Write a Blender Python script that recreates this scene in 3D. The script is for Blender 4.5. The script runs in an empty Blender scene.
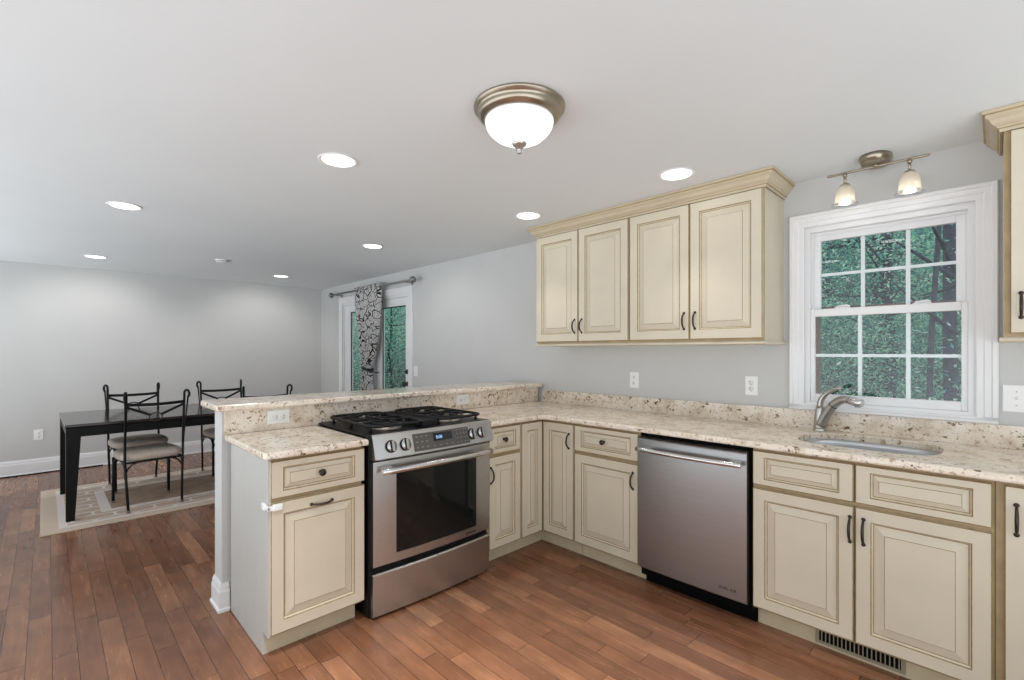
import bpy, bmesh, math, random
from mathutils import Vector, Matrix
random.seed(11)
PI = math.pi
SC = bpy.context.scene
COL = SC.collection

# ------------------------------------------------------------------ camera, world, exposure
CAMX, CAMY, CAMZ, YAW, FPX, PPY = 2.1887, -3.0706, 1.3468, 0.7959, 474.553, 351.27
cam = bpy.data.cameras.new('camera')
cam.sensor_fit = 'HORIZONTAL'
cam.sensor_width = 36.0
cam.lens = FPX / 1024 * 36.0
cam.shift_y = (PPY - 340) / 1024
cam.clip_start = 0.05
cam.clip_end = 200
camo = bpy.data.objects.new('camera', cam)
COL.objects.link(camo)
camo.location = (CAMX, CAMY, CAMZ)
camo.rotation_euler = (PI / 2, 0, YAW)
SC.camera = camo

W = bpy.data.worlds.new('world')
SC.world = W
W.use_nodes = True
bg = W.node_tree.nodes['Background']
SKY_UP, LOW_FILL = 1.2, 2.4         # dim sky above; brighter glow added from below to light the ceiling
wt_ = W.node_tree
wc = wt_.nodes.new('ShaderNodeTexCoord')
wz = wt_.nodes.new('ShaderNodeSeparateXYZ')
wr = wt_.nodes.new('ShaderNodeMapRange')
wm = wt_.nodes.new('ShaderNodeMix')
wm.data_type = 'RGBA'
wt_.links.new(wc.outputs['Generated'], wz.inputs[0])
wt_.links.new(wz.outputs[2], wr.inputs[0])
wr.inputs[1].default_value, wr.inputs[2].default_value = -0.12, 0.12
wt_.links.new(wr.outputs[0], wm.inputs[0])
wm.inputs[6].default_value = (0.94 * LOW_FILL, 1.0 * LOW_FILL, 1.04 * LOW_FILL, 1)
wm.inputs[7].default_value = (0.93 * SKY_UP, 0.97 * SKY_UP, 1.0 * SKY_UP, 1)
wt_.links.new(wm.outputs[2], bg.inputs['Color'])
bg.inputs['Strength'].default_value = 1.0
SC.view_settings.view_transform = 'Standard'
SC.view_settings.look = 'None'
SC.view_settings.gamma = 1
SC.view_settings.use_curve_mapping = False
SC.view_settings.exposure = 0.0
DOWNLIGHT, DOME, TRACK = 5.0, 1.5, 13.0      # emission of the lamps the room has
CAN_FILL, CAN_DINING, CAN_COUNTER = 235.0, 34.0, 16.5   # watts of the recessed lamps; the kitchen-floor pair is added fill

H = 2.313                    # ceiling
XB = -5.223                  # far wall
F = -0.63                    # plane of the door faces on the sink wall


# ------------------------------------------------------------------ materials
def S(r, g, b):
    f = lambda c: (c / 255 / 12.92) if c / 255 <= 0.04045 else ((c / 255 + 0.055) / 1.055) ** 2.4
    return (f(r), f(g), f(b), 1)


class NT:
    def __init__(self, name):
        self.m = bpy.data.materials.new(name)
        self.m.use_nodes = True
        self.t = self.m.node_tree
        self.b = self.t.nodes['Principled BSDF']
        self.out = self.t.nodes['Material Output']

    def n(self, typ, **k):
        nd = self.t.nodes.new(typ)
        for a, v in k.items():
            setattr(nd, a, v)
        return nd

    def l(self, a, b):
        self.t.links.new(a, b)

    def math(self, op, a, b=None):
        nd = self.n('ShaderNodeMath', operation=op)
        for i, v in enumerate((a, b)):
            if v is None:
                continue
            if isinstance(v, (int, float)):
                nd.inputs[i].default_value = v
            else:
                self.l(v, nd.inputs[i])
        return nd.outputs[0]

    def coord(self, scale=(1, 1, 1)):
        tc = self.n('ShaderNodeTexCoord')
        mp = self.n('ShaderNodeMapping')
        mp.inputs['Scale'].default_value = scale
        self.l(tc.outputs['Object'], mp.inputs['Vector'])
        return mp.outputs[0]

    def noise(self, vec, scale, detail=3, rough=0.5):
        nd = self.n('ShaderNodeTexNoise')
        nd.inputs['Scale'].default_value = scale
        nd.inputs['Detail'].default_value = detail
        nd.inputs['Roughness'].default_value = rough
        self.l(vec, nd.inputs['Vector'])
        return nd.outputs['Fac']

    def ramp(self, fac, stops, interp='LINEAR'):
        r = self.n('ShaderNodeValToRGB')
        r.color_ramp.interpolation = interp
        while len(r.color_ramp.elements) < len(stops):
            r.color_ramp.elements.new(0.5)
        for e, (p, c) in zip(r.color_ramp.elements, stops):
            e.position = p
            e.color = c
        self.l(fac, r.inputs[0])
        return r.outputs[0]

    def mix(self, fac, a, b, typ='MIX'):
        nd = self.n('ShaderNodeMix', data_type='RGBA', blend_type=typ)
        for i, v in ((0, fac), (6, a), (7, b)):
            if isinstance(v, (int, float, tuple)):
                nd.inputs[i].default_value = v
            else:
                self.l(v, nd.inputs[i])
        return nd.outputs[2]

    def bump(self, hgt, strength=0.2, dist=0.01):
        nd = self.n('ShaderNodeBump')
        nd.inputs['Strength'].default_value = strength
        nd.inputs['Distance'].default_value = dist
        self.l(hgt, nd.inputs['Height'])
        self.l(nd.outputs[0], self.b.inputs['Normal'])


def flat(name, col, rough=0.5, metal=0.0, var=0.05, scale=12, bump=0.0, emit=None, spec=None):
    k = NT(name)
    v = k.coord()
    f = k.noise(v, scale)
    dark = tuple(c * (1 - var) for c in col[:3]) + (1,)
    lite = tuple(min(1, c * (1 + var)) for c in col[:3]) + (1,)
    k.l(k.ramp(f, [(0.3, dark), (0.7, lite)]), k.b.inputs['Base Color'])
    k.b.inputs['Roughness'].default_value = rough
    k.b.inputs['Metallic'].default_value = metal
    if spec is not None:
        k.b.inputs['Specular IOR Level'].default_value = spec
    if bump:
        k.bump(k.noise(v, scale * 12, 4), bump, 0.002)
    if emit:
        k.b.inputs['Emission Color'].default_value = emit[0]
        k.b.inputs['Emission Strength'].default_value = emit[1]
    return k.m


def mat_floor():
    k = NT('maple_plank_floor')
    tc = k.n('ShaderNodeTexCoord')
    sep = k.n('ShaderNodeSeparateXYZ')
    k.l(tc.outputs['Object'], sep.inputs[0])
    x, y = sep.outputs[0], sep.outputs[1]
    ry = k.math('DIVIDE', y, 0.0826)
    row = k.math('FLOOR', ry)
    wn = k.n('ShaderNodeTexWhiteNoise', noise_dimensions='1D')
    k.l(row, wn.inputs['W'])
    t = k.math('ADD', k.math('DIVIDE', x, 0.72), k.math('MULTIPLY', wn.outputs['Value'], 9.7))
    idx = k.math('FLOOR', t)
    cmb = k.n('ShaderNodeCombineXYZ')
    k.l(row, cmb.inputs[0])
    k.l(idx, cmb.inputs[1])
    w2 = k.n('ShaderNodeTexWhiteNoise', noise_dimensions='3D')
    k.l(cmb.outputs[0], w2.inputs['Vector'])
    base = k.ramp(w2.outputs['Value'], [(0.0, S(124, 86, 64)), (0.3, S(137, 95, 71)), (0.62, S(150, 105, 78)), (0.9, S(165, 118, 88)), (1.0, S(180, 133, 101))])
    # grain along the plank, shifted from plank to plank
    off = k.n('ShaderNodeVectorMath', operation='SCALE')
    k.l(w2.outputs['Color'], off.inputs[0])
    off.inputs['Scale'].default_value = 13
    add = k.n('ShaderNodeVectorMath', operation='ADD')
    k.l(k.coord((2.2, 26, 1)), add.inputs[0])
    k.l(off.outputs[0], add.inputs[1])
    g = k.noise(add.outputs[0], 1.0, 5, 0.62)
    c1 = k.mix(k.ramp(g, [(0.35, (0, 0, 0, 1)), (0.7, (1, 1, 1, 1))]), S(94, 60, 46), base, 'MIX')
    c2 = k.mix(0.45, base, c1)
    add2 = k.n('ShaderNodeVectorMath', operation='ADD')
    k.l(k.coord((4.0, 7.0, 1)), add2.inputs[0])
    k.l(off.outputs[0], add2.inputs[1])
    blot = k.noise(add2.outputs[0], 1.6, 3)
    c3 = k.mix(k.ramp(blot, [(0.25, (0.72, 0.70, 0.70, 1)), (0.65, (1.08, 1.05, 1.02, 1))]), c2, c2)
    mul = k.n('ShaderNodeMix', data_type='RGBA', blend_type='MULTIPLY')
    mul.inputs[0].default_value = 1
    k.l(c2, mul.inputs[6])
    k.l(k.ramp(blot, [(0.25, (0.74, 0.71, 0.70, 1)), (0.65, (1.08, 1.05, 1.02, 1))]), mul.inputs[7])
    fy = k.math('FRACT', ry)
    fx = k.math('FRACT', t)
    gy = k.math('LESS_THAN', fy, 0.028)
    gx = k.math('LESS_THAN', fx, 0.0036)
    gap = k.math('MAXIMUM', gy, gx)
    col = k.mix(gap, mul.outputs[2], S(52, 30, 24))
    k.l(col, k.b.inputs['Base Color'])
    k.b.inputs['Roughness'].default_value = 0.24
    rr = k.ramp(g, [(0.3, (0.2, 0.2, 0.2, 1)), (0.8, (0.33, 0.33, 0.33, 1))])
    k.l(rr, k.b.inputs['Roughness'])
    hgt = k.math('ADD', k.math('MULTIPLY', gap, -1.0), k.math('MULTIPLY', g, 0.04))
    k.bump(hgt, 0.18, 0.002)
    return k.m


def mat_granite():
    k = NT('speckled_granite')
    v = k.coord()
    big = k.noise(v, 9, 4, 0.6)
    base = k.ramp(big, [(0.3, S(206, 190, 168)), (0.48, S(232, 219, 202)), (0.62, S(240, 230, 218)), (0.8, S(214, 199, 178))])
    mid = k.noise(v, 44, 5, 0.68)
    c = k.mix(k.ramp(mid, [(0.56, (0, 0, 0, 1)), (0.63, (0.75, 0.75, 0.75, 1))]), base, S(158, 122, 78))
    dk = k.noise(k.coord((1, 1.1, 1.2)), 26, 5, 0.7)
    c = k.mix(k.ramp(dk, [(0.598, (0, 0, 0, 1)), (0.632, (1, 1, 1, 1))]), c, S(112, 80, 48))
    fine = k.noise(v, 210, 2, 0.5)
    c = k.mix(k.ramp(fine, [(0.66, (0, 0, 0, 1)), (0.72, (0.8, 0.8, 0.8, 1))]), c, S(92, 70, 50))
    lt = k.noise(k.coord((1.3, 1, 1)), 80, 3, 0.5)
    c = k.mix(k.ramp(lt, [(0.62, (0, 0, 0, 1)), (0.7, (0.7, 0.7, 0.7, 1))]), c, S(240, 232, 220))
    k.l(c, k.b.inputs['Base Color'])
    k.b.inputs['Roughness'].default_value = 0.16
    return k.m


def mat_steel(name, col, rough, axis):
    k = NT(name)
    sc = [3, 3, 3]
    for i in range(3):
        if i != axis:
            sc[i] = 420
    f = k.noise(k.coord(tuple(sc)), 1.0, 2)
    k.l(k.ramp(f, [(0.3, tuple(c * 0.9 for c in col[:3]) + (1,)), (0.7, col)]), k.b.inputs['Base Color'])
    k.b.inputs['Metallic'].default_value = 1
    k.b.inputs['Roughness'].default_value = rough
    k.bump(f, 0.06, 0.001)
    return k.m


def mat_glass(name, tint=(1, 1, 1, 1), rough=0.0):
    k = NT(name)
    tr = k.n('ShaderNodeBsdfTransparent')
    tr.inputs[0].default_value = tint
    gl = k.n('ShaderNodeBsdfGlossy')
    gl.inputs['Roughness'].default_value = rough
    fr = k.n('ShaderNodeLayerWeight')          # Schlick reflectance of one glass surface, the same from both sides
    fr.inputs['Blend'].default_value = 0.5
    sch = k.math('ADD', k.math('MULTIPLY', k.math('POWER', fr.outputs['Facing'], 5), 0.96), 0.04)
    mx = k.n('ShaderNodeMixShader')
    k.l(sch, mx.inputs[0])
    k.l(tr.outputs[0], mx.inputs[1])
    k.l(gl.outputs[0], mx.inputs[2])
    k.l(mx.outputs[0], k.out.inputs['Surface'])
    return k.m


def mat_curtain():
    k = NT('swirl_print_curtain')
    uvn = k.n('ShaderNodeUVMap')
    v = uvn.outputs[0]
    nz = k.n('ShaderNodeTexNoise')
    nz.inputs['Scale'].default_value = 6
    k.l(v, nz.inputs['Vector'])
    ad = k.n('ShaderNodeVectorMath', operation='MULTIPLY_ADD')
    k.l(nz.outputs['Color'], ad.inputs[0])
    ad.inputs[1].default_value = (0.09, 0.09, 0.09)
    k.l(v, ad.inputs[2])
    vo = k.n('ShaderNodeTexVoronoi', feature='DISTANCE_TO_EDGE')
    vo.inputs['Scale'].default_value = 12
    k.l(ad.outputs[0], vo.inputs['Vector'])
    c = k.ramp(vo.outputs['Distance'], [(0.0, S(34, 32, 34)), (0.055, S(44, 42, 44)), (0.085, S(226, 224, 222)), (0.2, S(178, 175, 174)), (0.5, S(206, 203, 201))])
    k.l(c, k.b.inputs['Base Color'])
    k.b.inputs['Roughness'].default_value = 0.75
    return k.m


def mat_rug():
    """beige field, pale bands and a trellis border; object space: x = length, y = width, centred"""
    k = NT('trellis_border_rug')
    tc = k.n('ShaderNodeTexCoord')
    sep = k.n('ShaderNodeSeparateXYZ')
    k.l(tc.outputs['Object'], sep.inputs[0])
    HX, HY = RUG_L / 2, RUG_W / 2
    dx = k.math('SUBTRACT', HX, k.math('ABSOLUTE', sep.outputs[0]))
    dy = k.math('SUBTRACT', HY, k.math('ABSOLUTE', sep.outputs[1]))
    d = k.math('MINIMUM', dx, dy)
    a = k.math('ADD', sep.outputs[0], sep.outputs[1])
    b = k.math('SUBTRACT', sep.outputs[0], sep.outputs[1])
    w = 24.0
    s1 = k.math('ABSOLUTE', k.math('SINE', k.math('ADD', k.math('MULTIPLY', a, w / 2), k.math('MULTIPLY', k.math('SINE', k.math('MULTIPLY', b, w)), 0.5))))
    s2 = k.math('ABSOLUTE', k.math('SINE', k.math('ADD', k.math('MULTIPLY', b, w / 2), k.math('MULTIPLY', k.math('SINE', k.math('MULTIPLY', a, w)), 0.5))))
    lat = k.math('LESS_THAN', k.math('MINIMUM', s1, s2), 0.2)
    border = k.mix(lat, S(190, 168, 150), S(226, 216, 208))
    fieldn = k.noise(k.coord(), 7, 5)
    field = k.ramp(fieldn, [(0.35, S(152, 130, 112)), (0.65, S(176, 152, 132))])
    pale = S(224, 213, 207)
    edge = S(202, 183, 165)
    c = k.mix(k.math('GREATER_THAN', d, 0.36), border, pale)
    c = k.mix(k.math('GREATER_THAN', d, 0.43), c, field)
    c = k.mix(k.math('LESS_THAN', d, 0.15), c, pale)
    c = k.mix(k.math('LESS_THAN', d, 0.10), c, edge)
    k.l(c, k.b.inputs['Base Color'])
    k.b.inputs['Roughness'].default_value = 0.95
    k.bump(k.noise(k.coord(), 260, 2), 0.4, 0.003)
    return k.m


def mat_leaf(name, stops):
    k = NT(name)
    g = k.n('ShaderNodeNewGeometry')
    k.l(k.ramp(g.outputs['Random Per Island'], stops), k.b.inputs['Base Color'])
    k.b.inputs['Roughness'].default_value = 0.55
    k.b.inputs['Specular IOR Level'].default_value = 0.25
    tl = k.n('ShaderNodeBsdfTranslucent')
    mx = k.n('ShaderNodeMixShader')
    mx.inputs[0].default_value = 0.5
    k.l(k.b.inputs['Base Color'].links[0].from_socket, tl.inputs[0])
    k.l(k.b.outputs[0], mx.inputs[1])
    k.l(tl.outputs[0], mx.inputs[2])
    k.l(mx.outputs[0], k.out.inputs['Surface'])
    return k.m


M = {}
M['floor'] = mat_floor()
M['granite'] = mat_granite()
M['wall'] = flat('grey_wall_paint', (0.59, 0.59, 0.585, 1), 0.7, var=0.015, scale=3)
M['ceiling'] = flat('white_ceiling_texture', (0.765, 0.795, 0.81, 1), 0.85, var=0.02, scale=1.2, bump=0.25)
M['trim'] = flat('white_trim_paint', (0.83, 0.83, 0.84, 1), 0.35, var=0.01)
M['cream'] = flat('cream_cabinet_paint', S(207, 197, 177), 0.4, var=0.035, scale=5)
M['glaze'] = flat('antique_glaze', S(146, 124, 84), 0.5, var=0.25, scale=40)
M['frame'] = flat('glazed_shaded_face_frame', S(168, 147, 110), 0.45, var=0.12, scale=14)  # brown of the glaze plus the shade in the gaps between doors
M['endpanel'] = flat('grey_end_panel_shaded', S(188, 188, 184), 0.4, var=0.015)  # pale grey, darkened to carry the shade of the side it faces
M['crown'] = flat('glazed_crown_paint', S(194, 180, 154), 0.42, var=0.05, scale=5)
M['toe'] = flat('toe_kick_board', S(204, 190, 160), 0.5, var=0.06)
M['steel_x'] = mat_steel('brushed_steel_sheet', (0.37, 0.375, 0.38, 1), 0.3, 0)
M['steel_range'] = mat_steel('brushed_range_steel', (0.56, 0.56, 0.56, 1), 0.3, 0)
M['steel_h'] = mat_steel('polished_steel_bar', (0.72, 0.72, 0.72, 1), 0.2, 0)
M['basin'] = mat_steel('sink_steel', (0.62, 0.64, 0.66, 1), 0.3, 0)
M['nickel'] = flat('brushed_nickel', (0.50, 0.48, 0.45, 1), 0.28, 1.0, var=0.05)
M['antique'] = flat('antique_brushed_nickel', (0.40, 0.345, 0.27, 1), 0.3, 1.0, var=0.12)
M['bronze'] = flat('dark_bronze', S(66, 58, 52), 0.35, 0.7, var=0.15, scale=30)
M['pewter'] = flat('pewter_rod', (0.26, 0.255, 0.25, 1), 0.35, 0.9, var=0.1)
M['black'] = flat('black_enamel', (0.006, 0.006, 0.0065, 1), 0.35, var=0.1, spec=0.2)
M['iron'] = flat('cast_iron_grate', (0.010, 0.010, 0.011, 1), 0.5, var=0.2, scale=60, spec=0.3)
M['matteblack'] = flat('matte_black', (0.004, 0.004, 0.004, 1), 0.7, var=0.1, spec=0.05)
M['tableblack'] = flat('black_lacquer_wood', (0.004, 0.004, 0.0045, 1), 0.45, var=0.2, spec=0.2)
M['tabletop'] = flat('dark_espresso_tabletop', (0.03, 0.022, 0.02, 1), 0.14, var=0.2)
M['wrought'] = flat('black_wrought_iron', (0.006, 0.006, 0.007, 1), 0.5, 0.0, var=0.2, spec=0.25)
M['cushion'] = flat('beige_seat_fabric', S(190, 178, 166), 0.9, var=0.06, scale=30, bump=0.3)
M['rubber'] = flat('grey_foot_cap', S(120, 110, 102), 0.6)
M['ovenglass'] = flat('black_oven_glass', (0.010, 0.011, 0.011, 1), 0.06, var=0.05, spec=0.35)
M['panelgrey'] = flat('dark_grey_touch_panel', S(92, 90, 88), 0.25, 0.3, var=0.04)
M['screen'] = flat('dark_display', (0.01, 0.012, 0.016, 1), 0.12)
M['digits'] = flat('blue_white_digits', S(150, 190, 230), 0.4, emit=(S(150, 195, 240), 0.7))
M['legend'] = flat('pale_panel_print', S(128, 126, 123), 0.5)
M['plastic'] = flat('white_plastic', (0.87, 0.87, 0.87, 1), 0.35, var=0.01)
M['slot'] = flat('dark_slot', (0.05, 0.05, 0.05, 1), 0.6)
M['burner'] = flat('burner_aluminium', (0.40, 0.37, 0.34, 1), 0.5, 0.9, var=0.1)
M['glass'] = mat_glass('window_glass', (0.98, 1.0, 1.0, 1))
M['curtain'] = mat_curtain()
M['brown'] = flat('brown_screen_frame', S(112, 84, 70), 0.5)
M['vent'] = flat('vent_grey_beige', S(150, 142, 122), 0.5)
M['logo'] = flat('dark_badge_print', S(56, 52, 50), 0.4, 0.5)
M['lens'] = flat('downlight_lens', (0.9, 0.9, 0.9, 1), 0.4, emit=((1, 0.97, 0.92, 1), DOWNLIGHT))
# the frosted bowl glows most around the bulbs at its middle and least at the rim
k_ = NT('glowing_frosted_bowl')
k_.b.inputs['Base Color'].default_value = (0.88, 0.88, 0.88, 1)
k_.b.inputs['Roughness'].default_value = 0.25
tc_ = k_.n('ShaderNodeTexCoord')
sp_ = k_.n('ShaderNodeSeparateXYZ')
k_.l(tc_.outputs['Object'], sp_.inputs[0])
mr_ = k_.n('ShaderNodeMapRange')
k_.l(sp_.outputs[2], mr_.inputs[0])
for i_, v_ in ((1, -0.052), (2, -0.105), (3, 0.0), (4, DOME)):
    mr_.inputs[i_].default_value = v_
k_.b.inputs['Emission Color'].default_value = (1, 0.975, 0.94, 1)
k_.l(mr_.outputs[0], k_.b.inputs['Emission Strength'])
M['dome'] = k_.m
M['bulb'] = flat('halogen_bulb', (0.9, 0.9, 0.9, 1), 0.4, emit=((1, 0.95, 0.88, 1), TRACK))
k_ = NT('frosted_champagne_glass')
tl_, tp_, mx_, m2_ = k_.n('ShaderNodeBsdfTranslucent'), k_.n('ShaderNodeBsdfTransparent'), k_.n('ShaderNodeMixShader'), k_.n('ShaderNodeMixShader')
tl_.inputs[0].default_value = (0.72, 0.66, 0.56, 1)
tp_.inputs[0].default_value = (0.85, 0.82, 0.76, 1)
k_.b.inputs['Base Color'].default_value = (0.62, 0.58, 0.50, 1)
k_.b.inputs['Roughness'].default_value = 0.2
mx_.inputs[0].default_value = 0.35
m2_.inputs[0].default_value = 0.5
k_.l(tl_.outputs[0], mx_.inputs[1])
k_.l(tp_.outputs[0], mx_.inputs[2])
k_.l(k_.b.outputs[0], m2_.inputs[1])
k_.l(mx_.outputs[0], m2_.inputs[2])
k_.l(m2_.outputs[0], k_.out.inputs['Surface'])
M['shade'] = k_.m
M['clear'] = mat_glass('clear_glass_rim', (0.86, 0.88, 0.92, 1), 0.0)
M['leaf'] = mat_leaf('green_leaves', [(0.0, S(60, 122, 122)), (0.3, S(108, 182, 164)), (0.6, S(150, 212, 184)), (0.85, S(200, 236, 208)), (1.0, S(240, 248, 244))])
M['leafdark'] = mat_leaf('dark_blue_green_leaves', [(0.0, S(46, 88, 112)), (0.5, S(100, 160, 164)), (1.0, S(170, 214, 200))])
M['bark'] = flat('dark_bark', S(52, 58, 72), 0.9, var=0.3, scale=9, bump=0.5)
M['soil'] = flat('leaf_litter_ground', S(58, 66, 60), 0.95, var=0.4, scale=3)


# ------------------------------------------------------------------ mesh builder
class MB:
    def __init__(self):
        self.v, self.f, self.mi, self.sm = [], [], [], []

    def add(self, vs, fs, mi=0, smooth=False):
        o = len(self.v)
        self.v += [tuple(p) for p in vs]
        for i, f in enumerate(fs):
            self.f.append(tuple(o + j for j in f))
            self.mi.append(mi[i] if isinstance(mi, (list, tuple)) else mi)
            self.sm.append(smooth)
        return self

    def box(self, x0, x1, y0, y1, z0, z1, mi=0, b=0.0):
        if b <= 0:
            vs = [(x0, y0, z0), (x1, y0, z0), (x1, y1, z0), (x0, y1, z0), (x0, y0, z1), (x1, y0, z1), (x1, y1, z1), (x0, y1, z1)]
            return self.add(vs, [(0, 3, 2, 1), (4, 5, 6, 7), (0, 1, 5, 4), (1, 2, 6, 5), (2, 3, 7, 6), (3, 0, 4, 7)], mi)
        bm = bmesh.new()
        bmesh.ops.create_cube(bm, size=1)
        for p in bm.verts:
            p.co = Vector(((p.co.x + .5) * (x1 - x0) + x0, (p.co.y + .5) * (y1 - y0) + y0, (p.co.z + .5) * (z1 - z0) + z0))
        bmesh.ops.bevel(bm, geom=bm.edges[:], offset=b, segments=2, profile=0.5, affect='EDGES')
        return self.bm(bm, mi)

    def bm(self, bm, mi=0, smooth=False):
        bm.verts.index_update()
        vs = [p.co.copy() for p in bm.verts]
        fs = [[q.index for q in f.verts] for f in bm.faces]
        bm.free()
        return self.add(vs, fs, mi, smooth)

    def tube(self, pts, r, n=10, mi=0, closed=False, flatz=1.0):
        pts = [Vector(p) for p in pts]
        R = r if isinstance(r, (list, tuple)) else [r] * len(pts)
        N = len(pts)
        tang = []
        for i in range(N):
            a = pts[(i - 1) % N] if (closed or i) else pts[0]
            b = pts[(i + 1) % N] if (closed or i < N - 1) else pts[-1]
            tang.append((b - a).normalized())
        up = Vector((0, 0, 1)) if abs(tang[0].z) < 0.9 else Vector((1, 0, 0))
        u = tang[0].cross(up).normalized()
        vs = []
        for i in range(N):
            t = tang[i]
            u = (u - t * u.dot(t)).normalized()
            w = t.cross(u)
            for j in range(n):
                a = 2 * PI * j / n
                vs.append(pts[i] + (u * math.cos(a) + w * math.sin(a) * flatz) * R[i])
        fs = []
        for i in range(N if closed else N - 1):
            for j in range(n):
                k, q = (j + 1) % n, (i + 1) % N
                fs.append((i * n + j, i * n + k, q * n + k, q * n + j))
        self.add(vs, fs, mi, True)
        if not closed:
            self.add(vs[:n], [tuple(range(n))[::-1]], mi)
            self.add(vs[-n:], [tuple(range(n))], mi)
        return self

    def bar(self, a, b, w, h, mi=0):
        """rectangular bar from a to b"""
        a, b = Vector(a), Vector(b)
        t = (b - a).normalized()
        up = Vector((0, 0, 1)) if abs(t.z) < 0.95 else Vector((1, 0, 0))
        u = t.cross(up).normalized()
        q = u.cross(t)
        vs = []
        for p in (a, b):
            for s, r in ((-1, -1), (1, -1), (1, 1), (-1, 1)):
                vs.append(p + u * (s * w / 2) + q * (r * h / 2))
        return self.add(vs, [(0, 1, 2, 3)[::-1], (4, 5, 6, 7), (0, 1, 5, 4), (1, 2, 6, 5), (2, 3, 7, 6), (3, 0, 4, 7)], mi)

    def lathe(self, prof, n=28, o=(0, 0, 0), ax=(0, 0, 1), mi=0, sx=1.0, smooth=True):
        """prof: (radius, height along ax)"""
        ax = Vector(ax).normalized()
        up = Vector((0, 0, 1)) if abs(ax.z) < 0.9 else Vector((0, 1, 0))
        u = up.cross(ax).normalized()
        w = ax.cross(u)
        vs, fs = [], []
        for r, h in prof:
            for j in range(n):
                a = 2 * PI * j / n
                vs.append(Vector(o) + u * (r * math.cos(a) * sx) + w * (r * math.sin(a)) + ax * h)
        for i in range(len(prof) - 1):
            for j in range(n):
                k = (j + 1) % n
                fs.append((i * n + j, i * n + k, (i + 1) * n + k, (i + 1) * n + j))
        self.add(vs, fs, mi, smooth)
        if prof[0][0] > 1e-5:
            self.add(vs[:n], [tuple(range(n))[::-1]], mi)
        if prof[-1][0] > 1e-5:
            self.add(vs[-n:], [tuple(range(n))], mi)
        return self

    def sweep(self, prof, x0, x1, n=14, bow=0.0, mi=0, smooth=False):
        """closed profile of (y, z, bowfactor) swept along x, bulging towards -y"""
        m = len(prof)
        vs, fs = [], []
        for i in range(n + 1):
            u = i / n
            x = x0 + (x1 - x0) * u
            d = bow * (1 - (2 * u - 1) ** 2)
            for y, z, k in prof:
                vs.append((x, y - d * k, z))
        for i in range(n):
            for j in range(m):
                k = (j + 1) % m
                fs.append((i * m + j, i * m + k, (i + 1) * m + k, (i + 1) * m + j))
        fs.append(tuple(range(m))[::-1])
        fs.append(tuple(n * m + j for j in range(m)))
        return self.add(vs, fs, mi, smooth)

    def rings(self, rects, mats, cap=True, capmi=0, flip=False):
        """nested rectangles in the xz plane: (x0, x1, z0, z1, y); mats between successive rings"""
        vs, fs, mi = [], [], []
        for x0, x1, z0, z1, y in rects:
            vs += [(x0, y, z0), (x1, y, z0), (x1, y, z1), (x0, y, z1)]
        for i in range(len(rects) - 1):
            for j in range(4):
                k = (j + 1) % 4
                fs.append((i * 4 + j, i * 4 + k, i * 4 + 4 + k, i * 4 + 4 + j))
                mi.append(mats[i])
        if cap:
            o = (len(rects) - 1) * 4
            fs.append((o, o + 1, o + 2, o + 3))
            mi.append(capmi)
            fs.append((3, 2, 1, 0))
            mi.append(capmi)
        return self.add(vs, fs, mi)

    def build(self, name, mat, parent=None, loc=None, rz=0.0, mesh_only=False, fix=True):
        me = bpy.data.meshes.new(name)
        me.from_pydata(self.v, [], self.f)
        mats = mat if isinstance(mat, (list, tuple)) else [mat]
        for m_ in mats:
            me.materials.append(M[m_] if isinstance(m_, str) else m_)
        me.polygons.foreach_set('material_index', self.mi)
        me.polygons.foreach_set('use_smooth', self.sm)
        me.update()
        if fix:
            bm = bmesh.new()
            bm.from_mesh(me)
            bmesh.ops.remove_doubles(bm, verts=bm.verts[:], dist=1e-6)
            bmesh.ops.recalc_face_normals(bm, faces=bm.faces[:])
            bm.to_mesh(me)
            bm.free()
        o = bpy.data.objects.new(name, me)
        COL.objects.link(o)
        if parent is not None:
            o.parent = parent
        if loc is not None:
            o.location = loc
        o.rotation_euler = (0, 0, rz)
        return o


def tag(o, label=None, cat=None, group=None, kind=None):
    for k, v in (('label', label), ('category', cat), ('group', group), ('kind', kind)):
        if v:
            o[k] = v
    return o


def thing(name, label, cat, loc=(0, 0, 0), rz=0.0, group=None, kind=None):
    o = bpy.data.objects.new(name, None)
    o.empty_display_size = 0.1
    COL.objects.link(o)
    o.location = loc
    o.rotation_euler = (0, 0, rz)
    return tag(o, label, cat, group, kind)


def dup(o, parent=None, loc=None, rz=None, label=None, group=None):
    c = o.copy()
    COL.objects.link(c)
    if parent is not None:
        c.parent = parent
    if loc is not None:
        c.location = loc
    if rz is not None:
        c.rotation_euler = (0, 0, rz)
    if label:
        c['label'] = label
    if group:
        c['group'] = group
    for ch in list(o.children):
        dup(ch, c)
    return c


def struct(o):
    o['kind'] = 'structure'
    for c in o.children:
        struct(c)
    return o


def text_mesh(name, body, size, mat, parent, loc, rot, depth=0.0006):
    cu = bpy.data.curves.new(name, 'FONT')
    cu.body = body
    cu.size = size
    cu.extrude = depth
    cu.align_x = 'CENTER'
    cu.align_y = 'CENTER'
    t = bpy.data.objects.new(name + '_source', cu)
    COL.objects.link(t)
    dg = bpy.context.evaluated_depsgraph_get()
    me = bpy.data.meshes.new_from_object(t.evaluated_get(dg))
    bpy.data.objects.remove(t)
    bpy.data.curves.remove(cu)
    me.materials.clear()
    me.materials.append(M[mat])
    o = bpy.data.objects.new(name, me)
    COL.objects.link(o)
    o.parent = parent
    o.location = loc
    o.rotation_euler = rot
    return o


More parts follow.
